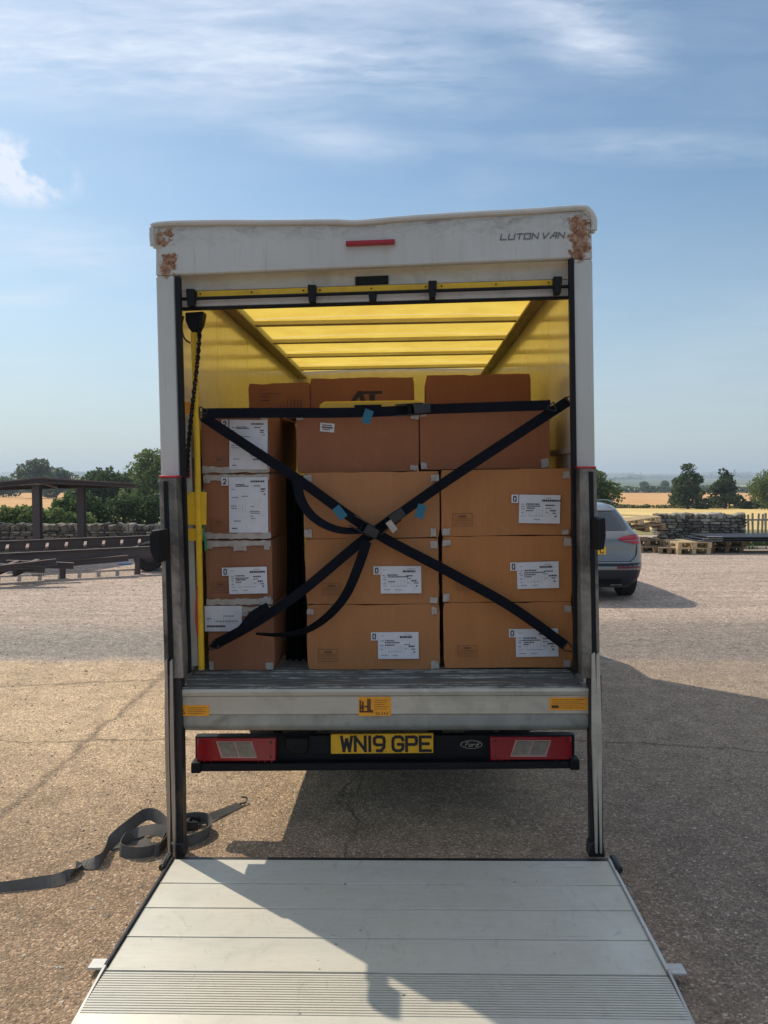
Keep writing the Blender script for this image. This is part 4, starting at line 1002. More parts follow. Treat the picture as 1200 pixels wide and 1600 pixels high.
s1, o1 = vstrap('load_strap', [(317,651),(400,706),(470,752),(580,829),(700,893),(800,949),(884,1009)], SB, .05, 'diagonal strap running from upper left to lower right over the cartons', bs=[.2,.24,SB,SB-.01,SB,.26,.24])
s2, o2 = vstrap('load_strap', [(889,626),(800,684),(690,757),(612,812),(560,850),(470,925),(400,972),(335,1008)], .25, .05, 'diagonal strap running from upper right to lower left over the cartons', bs=[.2,.23,.245,.245,.25,.25,.24,.22])
s3, o3 = vstrap('load_strap', [(316,646),(400,645),(520,645),(600,643),(650,640),(740,637),(860,633)], SB, .05, 'level strap pulled straight across the top of the load', bs=[.2,.25,.27,.27,.27,.25,.2])
hook(s1, o1, (884,1009), .235, (896,1017)); hook(s2, o2, (889,627), .195, (897,618)); hook(s3, o3, (860,633), .195, (868,641)); hook(s3, o3, (318,646), .195, (313,637))
hook(s1, o1, (318,651), .195, (313,645)); hook(s2, o2, (338,1006), .215, (328,1014))
ratchet(s2, o2, (606,817), .235, rad(35), .13); ratchet(s1, o1, (566,822), .235, rad(-30), .12); ratchet(s3, o3, (640,640), .25, rad(3), .14)
def vtag(root, o, px, b, ang):
    p = vp(*px, b) - o; M4 = Matrix.Translation(p) @ Matrix.Rotation(-ang, 4, 'Y')
    MB().box(-.022, .022, -.0012, .0012, -.035, .035, M=M4).build('teal_tag', MT['teal'], root)
vtag(s1, o1, (531,801), .24, rad(38)); vtag(s2, o2, (657,799), .222, rad(-18)); vtag(s3, o3, (574,651), .24, rad(-20))
p = vp(612, 822, .22) - o2
MB().box(-.016,.016,-.001,.001,-.03,.03, M=Matrix.Translation(p + Vector((0,-.012,0))) @ Matrix.Rotation(-rad(35),4,'Y')).build('stitched_label', MT['tape'], s2)
def loop(pxs, bs, width, label, twist):
    pts = spline([vp(x, y, b) for (x, y), b in zip(pxs, bs)], 8); n = len(pts); wd = []
    for i, p in enumerate(pts):
        t = (pts[min(i+1, n-1)] - pts[max(i-1, 0)]).normalized(); a = t.cross(Vector((0, 1, 0))).normalized(); k = twist[0] + (twist[1] - twist[0]) * i / (n - 1)
        wd.append(a * math.cos(k) + Vector((0, 1, 0)) * math.sin(k))
    mb = MB().ribbon(pts, wd, width); o = mb.build('strap_tail', MT['strap']); recenter_van(o, pts[0])
    tag(o, label, 'strap', 'loose ends of the load straps')
loop([(464,745),(470,780),(492,810),(530,828),(578,829)], [.25,.24,.23,.23,.235], .05, 'short loose strap end sagging left of the strap crossing', (.3, 1.1))
loop([(573,846),(560,885),(540,930),(512,963),(478,985),(440,992),(400,990)], [.22,.22,.23,.235,.25,.26,.24], .05, 'long loose strap end curving down and left from the strap crossing', (.1, 1.15))
loop([(420,948),(396,962),(376,985),(352,998),(332,1012)], [.22,.2,.19,.2,.22], .05, 'bunched strap end at the lower left of the load', (.2, .9))

# ------------------------------------------------------------------ dropped strap on the ground
def gstrap(pts, wd, width=.06, m='strap_grey'):
    P = spline([Vector(p) for p in pts], 8); W = spline([Vector(p) for p in wd], 8)
    return MB().ribbon(P, W, width, .003)
U = (0, 0, 1)
def g(px, py, z=.0): return gp(px, py, z)
root0 = gp(225, 1330)
gs = empty('dropped_strap', loc=root0, label='dusty black webbing strap lying looped on the ground left of the lift', cat='strap')
def gadd(mb, name, m):
    me = mb.mesh(name, MT[m]); me.transform(Matrix.Translation(-root0)); return link(name, me, gs, smooth=False)
pts = [g(-25,1392,.01), g(40,1384,.016), g(100,1372,.02), g(128,1352,.012), g(155,1345,.03), g(172,1318,.035), g(200,1292,.07), g(232,1272,.085), g(258,1288,.06), g(256,1318,.03), g(225,1332,.028), g(188,1328,.028), g(205,1306,.03), g(238,1296,.06), g(262,1302,.05)]
wd = [(0,.3,1),(0,.35,1),(.3,.9,.3),(.2,.9,.1),(.1,.5,.9),(-.1,.7,.8),(-.2,.4,.9),(0,.5,.8),(.3,.2,1),(.2,0,1),(0,-.1,1),(0,.3,1),(-.1,.7,.7),(0,.8,.5),(0,.6,.6)]
gadd(gstrap(pts, wd), 'webbing', 'strap_grey')
pts = [g(170,1325,.008), g(210,1312,.01), g(245,1330,.028), g(258,1306,.028), g(285,1282,.04), g(320,1278,.04), g(329,1296,.028), g(305,1311,.027), g(275,1318,.027)]
wd = [(0,1,.1),(.2,1,.3),(0,.1,1),(.3,.1,1),(.2,.3,1),(.3,-.2,1),(.2,0,1),(0,0,1),(0,0,1)]
gadd(gstrap(pts, wd), 'webbing', 'strap_grey')
pts = [g(285,1290,.03), g(310,1284,.025), g(340,1272,.02), g(365,1262,.012), g(374,1256,.012)]
gadd(gstrap(pts, [(0,.9,.5),(0,.9,.4),(0,.9,.3),(0,1,.2),(0,1,.1)], .045), 'webbing', 'strap_grey')
p = g(374,1256,.014); gadd(MB().tube(spline([p, p + Vector((.03,.02,.0)), p + Vector((.032,.05,.012)), p + Vector((.0,.06,.015))], 6), .0045, 6), 'hook', 'dark_steel')
p = g(296,1290,.02); q = MB(); q.box(p.x-.05,p.x+.05,p.y-.025,p.y-.02,.004,.05); q.box(p.x-.05,p.x+.05,p.y+.03,p.y+.035,.004,.05); q.tube([(p.x,p.y-.03,.03),(p.x,p.y+.04,.03)],.012,8); q.box(p.x-.06,p.x,p.y-.02,p.y+.03,.045,.052)
gadd(q, 'ratchet', 'dark_steel')

# ------------------------------------------------------------------ parked car
car = empty('parked_car', loc=(2.985, 11.15, 0), rot=(0, 0, rad(-.5)), label='grey hatchback parked beyond the van with its back to the camera', cat='car')
CR = [(.20,.16,4.10,.76),(.28,.07,4.2,.83),(.36,.03,4.26,.875),(.50,.0,4.28,.90),(.60,.03,4.28,.905),(.74,.06,4.22,.91),(.84,.065,4.05,.905),(.93,.08,3.75,.885),(.99,.12,3.3,.85),(1.05,.20,3.0,.80),
      (1.17,.34,2.7,.745),(1.28,.47,2.4,.69),(1.345,.56,2.15,.65),(1.39,.68,1.95,.60),(1.43,.95,1.7,.50),(1.445,1.2,1.5,.30)]
def crow(z):
    for a, b in zip(CR, CR[1:]):
        if z <= b[0]:
            t = max(0, (z - a[0]) / (b[0] - a[0])); return [a[i] + (b[i] - a[i]) * t for i in range(4)]
    return CR[-1]
NE = 4.6
def rear_pt(x, z, off=.0):
    _, yr, yf, w = crow(z); Lh = (yf - yr) / 2 ; k = min(abs(x) / w, .999)
    d = min(Lh, .9) * (1 - (1 - k ** NE) ** (1 / NE))
    return Vector((x, yr + d - off, z))
def car_body():
    mb = MB(); n = 28; rings = []
    zs = []
    for (a, b) in zip(CR, CR[1:]): zs += [a[0], (a[0] + b[0]) / 2]
    zs.append(CR[-1][0])
    for z in zs:
        _, yr, yf, w = crow(z); ring = []
        xs = [math.sin(t) for t in [(-math.pi/2) + math.pi * i / n for i in range(n + 1)]]
        for s in xs:
            x = w * (abs(s) ** .8) * (1 if s > 0 else -1) * .9995; ring.append(rear_pt(x, z))
        for s in reversed(xs):
            x = w * (abs(s) ** .8) * (1 if s > 0 else -1) * .9995; k = abs(x) / w; ring.append(Vector((x, yf - min((yf-yr)/2, 1.2) * (1 - (1 - k ** 3) ** (1/3)), z)))
        rings.append(ring)
    m = len(rings[0]); vs = [v for r in rings for v in r]
    fs = [(j*m+i, j*m+(i+1)%m, (j+1)*m+(i+1)%m, (j+1)*m+i) for j in range(len(rings)-1) for i in range(m)]
    fs += [tuple(range(m)), tuple(range((len(rings)-1)*m, len(rings)*m))[::-1]]
    return mb.add(vs, fs)
car_body().build('body', MT['car'], car, smooth=True)
def rpatch(outline, off=.004, n=10):
    """outline: list of (z, x0, x1) rows on the tail of the car"""
    vs = []
    for (z, x0, x1) in outline:
        for i in range(n + 1): vs.append(rear_pt(x0 + (x1 - x0) * i / n, z, off))
    fs = [(j*(n+1)+i, j*(n+1)+i+1, (j+1)*(n+1)+i+1, (j+1)*(n+1)+i) for j in range(len(outline)-1) for i in range(n)]
    return MB().add(vs, fs)
rpatch([(z, -x, x) for z, x in ((1.045,.62),(1.08,.65),(1.15,.635),(1.22,.61),(1.30,.565),(1.325,.54))], .006, 20).build('rear_window', MT['glass'], car, smooth=True)
rpatch([(z, -x, x) for z, x in ((1.326,.57),(1.345,.57),(1.36,.55))], .02, 16).build('roof_spoiler', MT['car'], car, smooth=True)
for s in (-1, 1):
    rows = [(.845,.70,.835),(.87,.60,.86),(.90,.50,.868),(.93,.44,.862),(.96,.50,.84),(.985,.68,.815)]
    t = rpatch([(z, s*a, s*b) for z, a, b in rows], .012, 10).build('tail_light', MT['car_red'], car, smooth=True)
    rpatch([(z, s*.52, s*.80) for z in (.898,.908)], .016, 8).build('light_strip', MT['lens'], t)
    rpatch([(z, s*.42, s*.80) for z in (.50,.53)], .008, 8).build('rear_reflector', MT['dark_red'], car)
    w = MB().lathe([(-.11,.19),(-.11,.30),(-.09,.325),(.09,.325),(.11,.30),(.11,.19)], 'x', 28, c=(s*.755,.78,.325)).build('wheel', MT['tyre'], car, smooth=True)
    MB().lathe([(s*.02,0),(s*.05,.06),(s*.09,.19),(-s*.09,.19)], 'x', 20, c=(s*.755,.78,.325)).build('rim', MT['steel'], w, smooth=True)
    w = MB().lathe([(-.11,.19),(-.11,.30),(-.09,.325),(.09,.325),(.11,.30),(.11,.19)], 'x', 28, c=(s*.76,3.4,.325)).build('wheel', MT['tyre'], car, smooth=True)
    MB().tube(spline([(s*.53,.72,1.41),(s*.55,.8,1.455),(s*.56,1.2,1.47),(s*.56,1.9,1.44)], 6), .012, 6).build('roof_rail', MT['sheet'], car, smooth=True)
    # side windows
    vs = []
    for (z, y0, y1) in ((1.06,.75,2.75),(1.15,.8,2.6),(1.24,.9,2.4),(1.33,1.05,2.15)):
        w_ = crow(z)[3]
        for i in range(7): vs.append((s * (w_ + .002), y0 + (y1 - y0) * i / 6, z))
    MB().add(vs, [(j*7+i, j*7+i+1, (j+1)*7+i+1, (j+1)*7+i) for j in range(3) for i in range(6)]).build('side_window', MT['glass'], car, smooth=True)
rpatch([(z, -x, x) for z, x in ((.215,.74),(.28,.80),(.36,.85),(.46,.875),(.56,.885),(.575,.885))], .006, 24).build('bumper', MT['car_plastic'], car, smooth=True)
rpatch([(z, -.60, .60) for z in (.578,.592)], .012, 20).build('chrome_strip', MT['steel'], car)
rpatch([(z, -.5, .5) for z in (.26,.34)], .014, 16).build('diffuser', MT['black'], car)
for s in (-1, 1): rpatch([(z, s*.34, s*.52) for z in (.235,.262)], .02, 5).build('exhaust_trim', MT['steel'], car)
# tailgate shut line
pts = [rear_pt(x, z, .004) for x, z in ((-.62,.60),(-.72,.68),(-.745,.8),(-.74,.9),(-.72,.99))]; pts2 = [Vector((-p.x, p.y, p.z)) for p in pts]
sl = MB().tube(spline(pts, 5), .006, 5); sl.tube(spline(pts2, 5), .006, 5); sl.tube([rear_pt(x/10*.62, .598, .004) for x in range(-10, 11)], .005, 5); sl.build('shut_line', MT['black'], car)
cp = rpatch([(z, -.26, .26) for z in (.705,.815)], .014, 6).build('number_plate', MT['plate'], car)
m = MB(); p = rear_pt(.18, .72, .016); strokes(m, 'C', .175, .725, .072, .05, 0, .013, p.y - .001, .001); m.build('plate_letter', MT['ink'], cp)
m = MB(); 
for i in range(9): m.box(.52 + .02 * i, .533 + .02 * i, rear_pt(.6, 1.01).y - .01, rear_pt(.6, 1.01).y - .004, 1.005, 1.02)
m.build('model_badge', MT['steel'], car)
MB().tube([rear_pt(-.05, 1.06, .02), rear_pt(.25, 1.09, .03)], .012, 6).build('rear_wiper', MT['black'], car)

# ------------------------------------------------------------------ stones and walls
def stone_mesh(seed):
    r = random.Random(seed); bm = bmesh.new(); bmesh.ops.create_cube(bm, size=1)
    bmesh.ops.bevel(bm, geom=bm.edges[:], offset=.14, segments=1, affect='EDGES')
    for v in bm.verts: v.co += Vector((r.uniform(-.07,.07), r.uniform(-.07,.07), r.uniform(-.07,.07)))
    me = bpy.data.meshes.new('stone'); bm.to_mesh(me); bm.free(); me.materials.append(MT['stone']); return me
STONES = [stone_mesh(i) for i in range(8)]
def stone_wall(x0, x1, D, h, D1=None, cop=.14, label='', seed=0, thick=.42, copw=(.09,.2)):
    r = random.Random(seed); D1 = D1 if D1 is not None else D
    L_ = math.hypot(x1 - x0, D1 - D); ang = math.atan2(D1 - D, x1 - x0)
    w = empty('dry_stone_wall', loc=(x0, D, 0), rot=(0, 0, ang), label=label, cat='wall')
    MB().box(.04, L_ - .04, .06, thick - .06, 0, h - .03).build('core', MT['dark_steel'] if False else mat('wall_core_' + str(seed), (.03,.028,.025), .95), w)
    def st(cx, cz, lx, ly, lz, rot=0, cy=None):
        o = bpy.data.objects.new('stone', STONES[r.randrange(8)]); COL.objects.link(o); o.parent = w
        o.location = (cx, thick / 2 if cy is None else cy, cz); o.scale = (lx, ly, lz); o.rotation_euler = (r.uniform(-.03,.03), rot, r.uniform(-.04,.04))
    z = 0
    while z < h - .02:
        ch = min(r.uniform(.05, .095), h - z + .01); x = 0
        while x < L_:
            l = r.uniform(.13, .34); l = min(l, L_ - x + .02); st(x + l / 2, z + ch / 2, l * .97, thick * r.uniform(.97, 1.05), ch * .95); x += l
        z += ch
    x = 0
    while x < L_:
        l = r.uniform(*copw); st(x + l / 2, h + cop / 2 * r.uniform(.8, 1.1), l * 1.02, thick * .95, cop * r.uniform(.65, 1.4), rot=r.uniform(-.55, .55)); x += l
    return w
stone_wall(-12.2, -5.2, 19.0, .50, cop=.19, label='long low dry stone wall behind the steelwork at left, pale coping stones', seed=3, copw=(.09,.19))
stone_wall(7.15, 9.55, 20.0, .76, D1=20.2, cop=.13, label='short dark dry stone wall end behind the pallets at right', seed=5)

# ------------------------------------------------------------------ vegetation
def leaf_cloud(blobs, n, size, seed, droop=0.):
    r = np.random.RandomState(seed); B_ = np.array(blobs, float); vol = B_[:,3] * B_[:,4] * B_[:,5]; idx = r.choice(len(B_), n, p=vol / vol.sum())
    d = r.normal(size=(n, 3)); d /= np.linalg.norm(d, axis=1)[:, None]; rr = r.uniform(.62, 1.04, n) ** .6
    wob = 1 + .22 * np.sin(d[:,0] * 7 + idx) * np.cos(d[:,2] * 6 + idx * 2)
    c = B_[idx, :3] + d * B_[idx, 3:6] * (rr * wob)[:, None]
    c[:, 2] -= droop * r.uniform(0, 1, n) ** 2
    u = r.normal(size=(n, 3)); u /= np.linalg.norm(u, axis=1)[:, None]
    if droop: u[:, 2] *= 3; u /= np.linalg.norm(u, axis=1)[:, None]
    w = np.cross(u, r.normal(size=(n, 3))); w /= np.linalg.norm(w, axis=1)[:, None]
    s = size * r.uniform(.6, 1.3, n)[:, None]
    v = np.stack([c - u * s, c + w * s * .6, c + u * s, c - w * s * .6], 1).reshape(-1, 3)
    v[:, 2] = np.maximum(v[:, 2], .02)
    f = np.arange(n * 4).reshape(n, 4)
    return v, f
def leaf_mesh(name, blobs, n, size, m, seed, droop=0.):
    v, f = leaf_cloud(blobs, n, size, seed, droop)
    me = bpy.data.meshes.new(name); me.from_pydata(v.tolist(), [], f.tolist()); me.materials.append(m); return me
def tree(X, D, h, rx, label, m='leaf', seed=0, n=3500, size=.16, shape='round', group=None, low=.12, name='tree'):
    r = random.Random(seed); z0 = tz(X, D)
    t = empty(name, loc=(X, D, z0), label=label, cat='tree', group=group)
    blobs = []; k = 26 if shape != 'bush' else 9
    for i in range(k):
        a = r.uniform(0, 2 * math.pi); v = r.random()
        if shape == 'cone': zz = low + (1 - low) * (.10 + .82 * v); q = ((1 - v) ** .8 * .85 + .08) * r.uniform(.4, 1)
        elif shape == 'bush': zz = .25 + .5 * v; q = .75 * (1 - .5 * v)
        else: zz = low + (1 - low) * (.08 + .76 * v); q = .74 * math.sin(math.pi * (.26 + .58 * v)) * r.uniform(.35, 1)
        br = rx * r.uniform(.26, .42) * (.75 if shape == 'cone' and v > .6 else 1)
        blobs.append((math.cos(a) * rx * q, math.sin(a) * rx * q * .8, zz * h, br, br, br * .72))
    if shape != 'bush': blobs.append((0, 0, h * .9, rx * (.15 if shape == 'cone' else .28), rx * (.15 if shape == 'cone' else .28), h * .09)); blobs.append((0, 0, h * .55, rx * .5, rx * .5, h * .25))
    link('crown', leaf_mesh('crown', blobs, n, size, MT[m], seed, droop=h * .22 if shape == 'willow' else 0), t)
    tr_ = MB(); tr_.tube([(0,0,-.1),(.02*h,0,h*.25),(0,.01*h,h*.55),(.01*h,0,h*.85)], [h*.035,h*.027,h*.016,h*.004], 8)
    for b in blobs[:10]:
        s = Vector((0, 0, h * r.uniform(.15, .45))); e = Vector(b[:3]); tr_.tube([s, s.lerp(e, .5) + Vector((0, 0, .03 * h)), e], [h*.014, h*.009, h*.003], 5)
    tr_.build('trunk', MT['bark'], t, smooth=True); return t
def at(px, D): return (px - 600) / 1200 * D
def hgt(py, D): return EYE - (py - 748) * D / 1200 - tz(0, D)
G1 = 'trees standing beyond the yard'
tree(at(52, 165), 165, hgt(718, 165), 5.2, 'tallest hazy round oak beyond the orange field at far left', 'leaf_far', 11, 3800, .34, group=G1)
tree(at(88, 175), 175, hgt(731, 175), 5.0, 'hazy broad oak just right of the tallest one at far left', 'leaf_far', 12, 3200, .34, group=G1)
tree(at(5, 185), 185, hgt(745, 185), 4.6, 'lower hazy tree cut by the left edge of the photo', 'leaf_far', 13, 2400, .34, group=G1)
tree(at(125, 190), 190, hgt(748, 190), 4.2, 'low hazy tree seen through the steel canopy posts', 'leaf_far', 14, 2000, .34, group=G1)
tree(at(158, 62), 62, hgt(735, 62), 2.6, 'dark bushy tree behind the right end of the steel canopy', 'leaf_dark', 15, 5200, .15, low=.02, group=G1)
tree(at(196, 64), 64, hgt(737, 64), 2.6, 'dark bushy tree between the canopy end and the pale tree', 'leaf_dark', 16, 5000, .15, low=.02, group=G1)
tree(at(243, 58), 58, hgt(700, 58), 2.6, 'tall pale green tree half hidden by the van at left', 'leaf_light', 17, 6500, .13, low=.0, group=G1)
tree(at(928, 60), 60, hgt(733, 60), 2.3, 'round green tree above the roof of the grey car', 'leaf', 19, 5200, .14, low=.02, group=G1)
tree(at(1075, 88), 88, hgt(724, 88), 2.6, 'large dense dark tree left of the pair behind the short stone wall', 'leaf_dark', 20, 7000, .15, 'cone', low=.0, group=G1)
tree(at(1133, 90), 90, hgt(732, 90), 2.1, 'ragged dark tree right of the pair behind the short stone wall', 'leaf_dark', 21, 5200, .15, 'cone', low=.03, group=G1)
tree(at(1202, 86), 86, hgt(733, 86), 2.5, 'pale drooping willow cut by the right edge of the photo', 'leaf_light', 22, 6500, .13, 'willow', low=.1, group=G1)
tree(at(1006, 420), 420, 5.5, 3.2, 'small round tree alone in the hazy distance', 'leaf_far', 23, 900, .5, low=.0, group=G1)
tree(at(1040, 400), 400, 6.0, 3.2, 'small distant tree touching the large dark tree', 'leaf_far', 24, 900, .5, low=.0, group=G1)
def hedge(pts, h, w, label, m='leaf', n=3000, size=.12, seed=0):
    D0 = pts[0]; blobs = []; r = random.Random(seed)
    for (a, b) in zip(pts, pts[1:]):
        Ls = math.hypot(b[0]-a[0], b[1]-a[1]); k = max(2, int(Ls / (w * .6)))
        for i in range(k):
            t = i / k; x = a[0] + (b[0]-a[0]) * t; y = a[1] + (b[1]-a[1]) * t; hh = h * r.uniform(.7, 1.12)
            blobs.append((x - D0[0] + r.uniform(-.2,.2) * w, y - D0[1] + r.uniform(-.2,.2) * w, tz(x, y) - tz(*D0) + hh * .5, w * .62, w * .55, hh * .52))
    o = bpy.data.objects.new('hedge', leaf_mesh('hedge', blobs, n, size, MT[m], seed)); COL.objects.link(o)
    o.location = (D0[0], D0[1], tz(*D0) - .02); tag(o, label, 'hedge'); return o
hedge([(at(-60,30),30),(at(60,30),30),(at(150,31),31)], 1.0, .8, 'green hedge between the stone wall and the orange field at left', 'leaf_light', 9000, .085, 1)
hedge([(at(95,31.5),31.5),(at(132,31.5),31.5)], 1.25, 1.0, 'bushier clump at the right end of the left hedge', 'leaf', 2600, .09, 2)
hedge([(at(-300,300),300),(at(1500,300),302)], 2.6, 4.0, 'long dark hedge along the far side of the orange field', 'leaf_dark', 14000, .55, 3)
hedge([(at(900,93),93),(at(1300,93),93)], .45, .8, 'thin green hedge between the yellow and orange fields', 'leaf', 4500, .12, 4)
hedge([(at(1163,88),88),(at(1190,88),88)], .9, 1.2, 'low scrub below the drooping willow', 'leaf', 1200, .12, 5)
hedge([(at(130,34),34),(at(300,34),34)], 1.5, 1.1, 'dark undergrowth below the trees left of the van', 'leaf_dark', 6000, .085, 6)
# far woods
def woods(D, seed, h):
    r = random.Random(seed); blobs = []
    for i in range(260):
        x = r.uniform(-.75, .75) * D
        if noise.noise(Vector((x * .004, seed, 0))) < -.05: continue
        blobs.append((x, r.uniform(-30, 30), tz(x, D) + h * .3, h * r.uniform(1, 3), 12, h * r.uniform(.5, .9)))
    me = leaf_mesh('distant_wood', blobs, 9000, h * .32, MT['leaf_far'], seed)
    o = bpy.data.objects.new('distant_wood', me); COL.objects.link(o); o.location = (0, D, 0); tag(o, kind='stuff'); o['label'] = 'far off hazy tree belt'
woods(800, 1, 5); woods(1500, 2, 8); woods(2300, 3, 10); woods(3100, 4, 12)
for (px, D, h) in ((1147, 1400, 22), (945, 1900, 18), (1001, 2000, 18)):
    X = at(px, D); z = tz(X, D); t = MB(); w = 2.2
    for sx in (-1, 1):
        for sy in (-1, 1): t.tube([(sx * w, sy * w, 0), (sx * .5, sy * .5, h)], .28, 4)
    for k in (.62, .76, .9): t.tube([(-4 * (1.2 - k) * 2, 0, h * k), (4 * (1.2 - k) * 2, 0, h * k)], .28, 4)
    for k in range(6):
        a, b = k / 6, (k + 1) / 6; wa, wb = w + (.5 - w) * a, w + (.5 - w) * b; t.tube([(-wa, -wa, h * a), (wb, -wb, h * b)], .15, 4)
    o = t.build('pylon', MT['steel']); o.location = (X, D, z)
    tag(o, {1147: 'tiny lattice pylon on the skyline right of the paired dark trees', 945: 'tiny lattice pylon on the skyline just right of the van', 1001: 'tiny lattice pylon above the lone distant tree'}[px], 'pylon', 'electricity pylons on the skyline')

# ------------------------------------------------------------------ fences and pallets at right
fc = empty('picket_fence', loc=(9.65, 21.0, 0), label='pale upright picket fence at the right edge beside the stone wall', cat='fence')
pk = MB().box(-.028, .028, -.01, .01, 0, .86).mesh('picket', MT['grey_wood'])
for i in range(26):
    o = bpy.data.objects.new('picket', pk); COL.objects.link(o); o.parent = fc; o.location = (i * .115, random.uniform(-.01,.01), random.uniform(-.03,.02)); o.rotation_euler = (0, random.uniform(-.04,.04), 0)
for z in (.22, .66): MB().box(-.05, 3.0, .012, .045, z, z + .05).build('rail', MT['grey_wood'], fc)
fc = empty('rail_fence', loc=(5.4, 22.5, 0), label='dark wooden rail fence between the car and the stone wall', cat='fence')
for x in (0, .8, 1.35, 1.75): MB().box(x, x + .1, 0, .1, -.05, rnd(.62, .80)).build('post', MT['old_wood'], fc)
MB().box(-.6, 1.8, -.03, -.002, .46, .56).build('rail', MT['old_wood'], fc)
MB().box(.78, 1.83, .102, .13, .50, .58).build('rail', MT['old_wood'], fc)
def pallet(X, D, z, rot, label, m='old_wood', tilt=(0, 0), w=1.2, d=1.0, group='wooden pallets stacked by the stone wall'):
    e = empty('pallet', loc=(X, D, z), rot=(tilt[0], tilt[1], rot), label=label, cat='pallet', group=group)
    for i in range(6):
        yy = i * (d - .1) / 5; MB().box(0, w, yy, yy + .1, .122, .144).build('top_board', MT[m], e)
    for j in range(3):
        xx = j * (w - .1) / 2; MB().box(xx, xx + .1, 0, d, .1, .1215).build('cross_board', MT[m], e)
        MB().box(xx, xx + .1, 0, d, 0, .02).build('bottom_board', MT[m], e)
        for k in range(3):
            yy = k * (d - .14) / 2; MB().box(xx, xx + .1, yy, yy + .14, .0205, .0995).build('block', MT[m], e)
    return e
pD = 18.3
pallet(at(1060,pD), pD, .002, .12, 'clean pale pallet lowest at the right of the car', 'pale_wood', w=.85, d=.9)
pallet(at(1061,pD), pD, .148, .10, 'clean pale pallet lying on another below the wall end', 'pale_wood', w=.85, d=.9)
pallet(at(1112,pD+.5), pD + .5, .002, -.03, 'weathered pallet under the left end of the dark sheets', 'old_wood', w=.8)
pallet(at(1112,pD+.5), pD + .5, .148, 0, 'upper weathered pallet under the dark sheets', 'old_wood', w=.85)
pallet(at(1000,18.7), 18.7, .002, .05, 'weathered pallet at the foot of the leaning heap behind the car', 'old_wood', w=.9)
pallet(at(990,19), 19, .148, .1, 'weathered pallet second up in the heap behind the car', 'old_wood', w=.8)
pallet(at(985,19), 19, .42, -.05, 'tilted pallet near the top of the heap behind the car', 'old_wood', (0, rad(-9)), w=.9)
pallet(at(975,19.1), 19.1, .60, 0, 'topmost tilted pallet of the heap behind the car', 'pale_wood', (0, rad(-8)), w=.95)
pallet(at(1030,18.5), 18.5, .002, -.3, 'short weathered pallet between the heap and the pale ones', 'old_wood', w=.5, d=.8)
e = empty('sheet_stack', loc=(at(1092,18.4), 18.4, .295), rot=(0, 0, .03), label='long dark corrugated sheets laid across the pallets', cat='sheets')
for k in range(3):
    mb = MB(); n = 30; prof = [(i * 1.0 / n, .012 * (1 if (i // 2) % 2 else 0) + k * .05) for i in range(n + 1)]; prof += [(p[0], p[1] - .003 + .018) for p in reversed(prof)]
    mb.prism([(p[0], p[1]) for p in prof], k * .12, 3.3 + k * .1, axis='x'); mb.build('metal_sheet', MT['sheet'], e)
    MB().box(.02 + k * .1, .6, -.006, .03, .02 + k * .05, .028 + k * .05).build('sheet_edge', MT['alu'], e)

# ------------------------------------------------------------------ steelwork at left
cn = empty('steel_canopy', loc=(at(58,16), 16, 0), label='rusty steel frame canopy on two posts in front of the stone wall', cat='canopy')
def ibeam(p, q, w, h, parent, name='beam', m='rust_steel', o0=Vector((0,0,0))):
    p, q = Vector(p) - o0, Vector(q) - o0; L_ = (q - p).length; d = (q - p).normalized()
    x = Vector((0, 0, 1)).cross(d); x = x.normalized() if x.length > .1 else Vector((1, 0, 0)); z = d.cross(x)
    M4 = Matrix.Translation(p) @ Matrix((x, d, z)).transposed().to_4x4()
    mb = MB(); t = .014; mb.box(-w/2, w/2, 0, L_, h/2 - t, h/2, M=M4); mb.box(-w/2, w/2, 0, L_, -h/2, -h/2 + t, M=M4); mb.box(-t/2, t/2, 0, L_, -h/2 + t, h/2 - t, M=M4)
    return mb.build(name, MT[m], parent)
o0 = Vector((at(58,16), 16, 0))
ibeam((at(58,16),16,0), (at(58,16),16,1.66), .15, .16, cn, 'post', 'rust_steel', o0); ibeam((at(127,17.2),17.2,0), (at(127,17.2),17.2,1.62), .15, .16, cn, 'post', 'rust_steel', o0)
A_ = wp(-40, 762, 15.6); B_ = wp(62, 751, 15.9); C_ = wp(212, 759, 18.6); D_ = wp(-40, 764, 18); E_ = wp(90, 760, 18.6)
ibeam(A_, B_, .12, .10, cn, 'roof_beam', 'rust_steel', o0); ibeam(B_, C_, .12, .09, cn, 'roof_beam', 'rust_steel', o0)
ibeam(D_, E_, .12, .10, cn, 'roof_beam', 'rust_steel', o0); ibeam(E_, C_, .12, .10, cn, 'roof_beam', 'rust_steel', o0); ibeam(B_, E_, .10, .10, cn, 'roof_beam', 'rust_steel', o0)
def plate(pts, th, parent, name, m):
    pts = [Vector(p) - o0 for p in pts]; n = len(pts); mb = MB(); mb.add(pts + [p + Vector((0,0,th)) for p in pts], [tuple(range(n)), tuple(range(2*n-1, n-1, -1))] + [(i, (i+1) % n, (i+1) % n + n, i + n) for i in range(n)]); return mb.build(name, MT[m], parent)
up = Vector((0,0,.055))
plate([A_ + up, B_ + up, E_ + up * 1.2, D_ + up * 1.2], .012, cn, 'roof_plate', 'rust_sunlit'); plate([B_ + up * 1.02, C_ + up, E_ + up * 1.21], .012, cn, 'roof_plate', 'rust_sunlit')
lw = empty('steel_ladder_frame', loc=(at(10,13.5), 13.5, 0), label='long rusty steel frame with short crossbars lying low across the yard', cat='steel frame')
o0 = Vector((at(10,13.5), 13.5, 0))
n0, n1 = wp(-90, 879, 13.0), wp(262, 861, 14.8); f0, f1 = wp(-90, 857, 14.1), wp(262, 843, 16.0)
ibeam(n0, n1, .10, .22, lw, 'long_beam', 'rust_steel', o0); ibeam(f0, f1, .10, .20, lw, 'long_beam', 'rust_steel', o0)
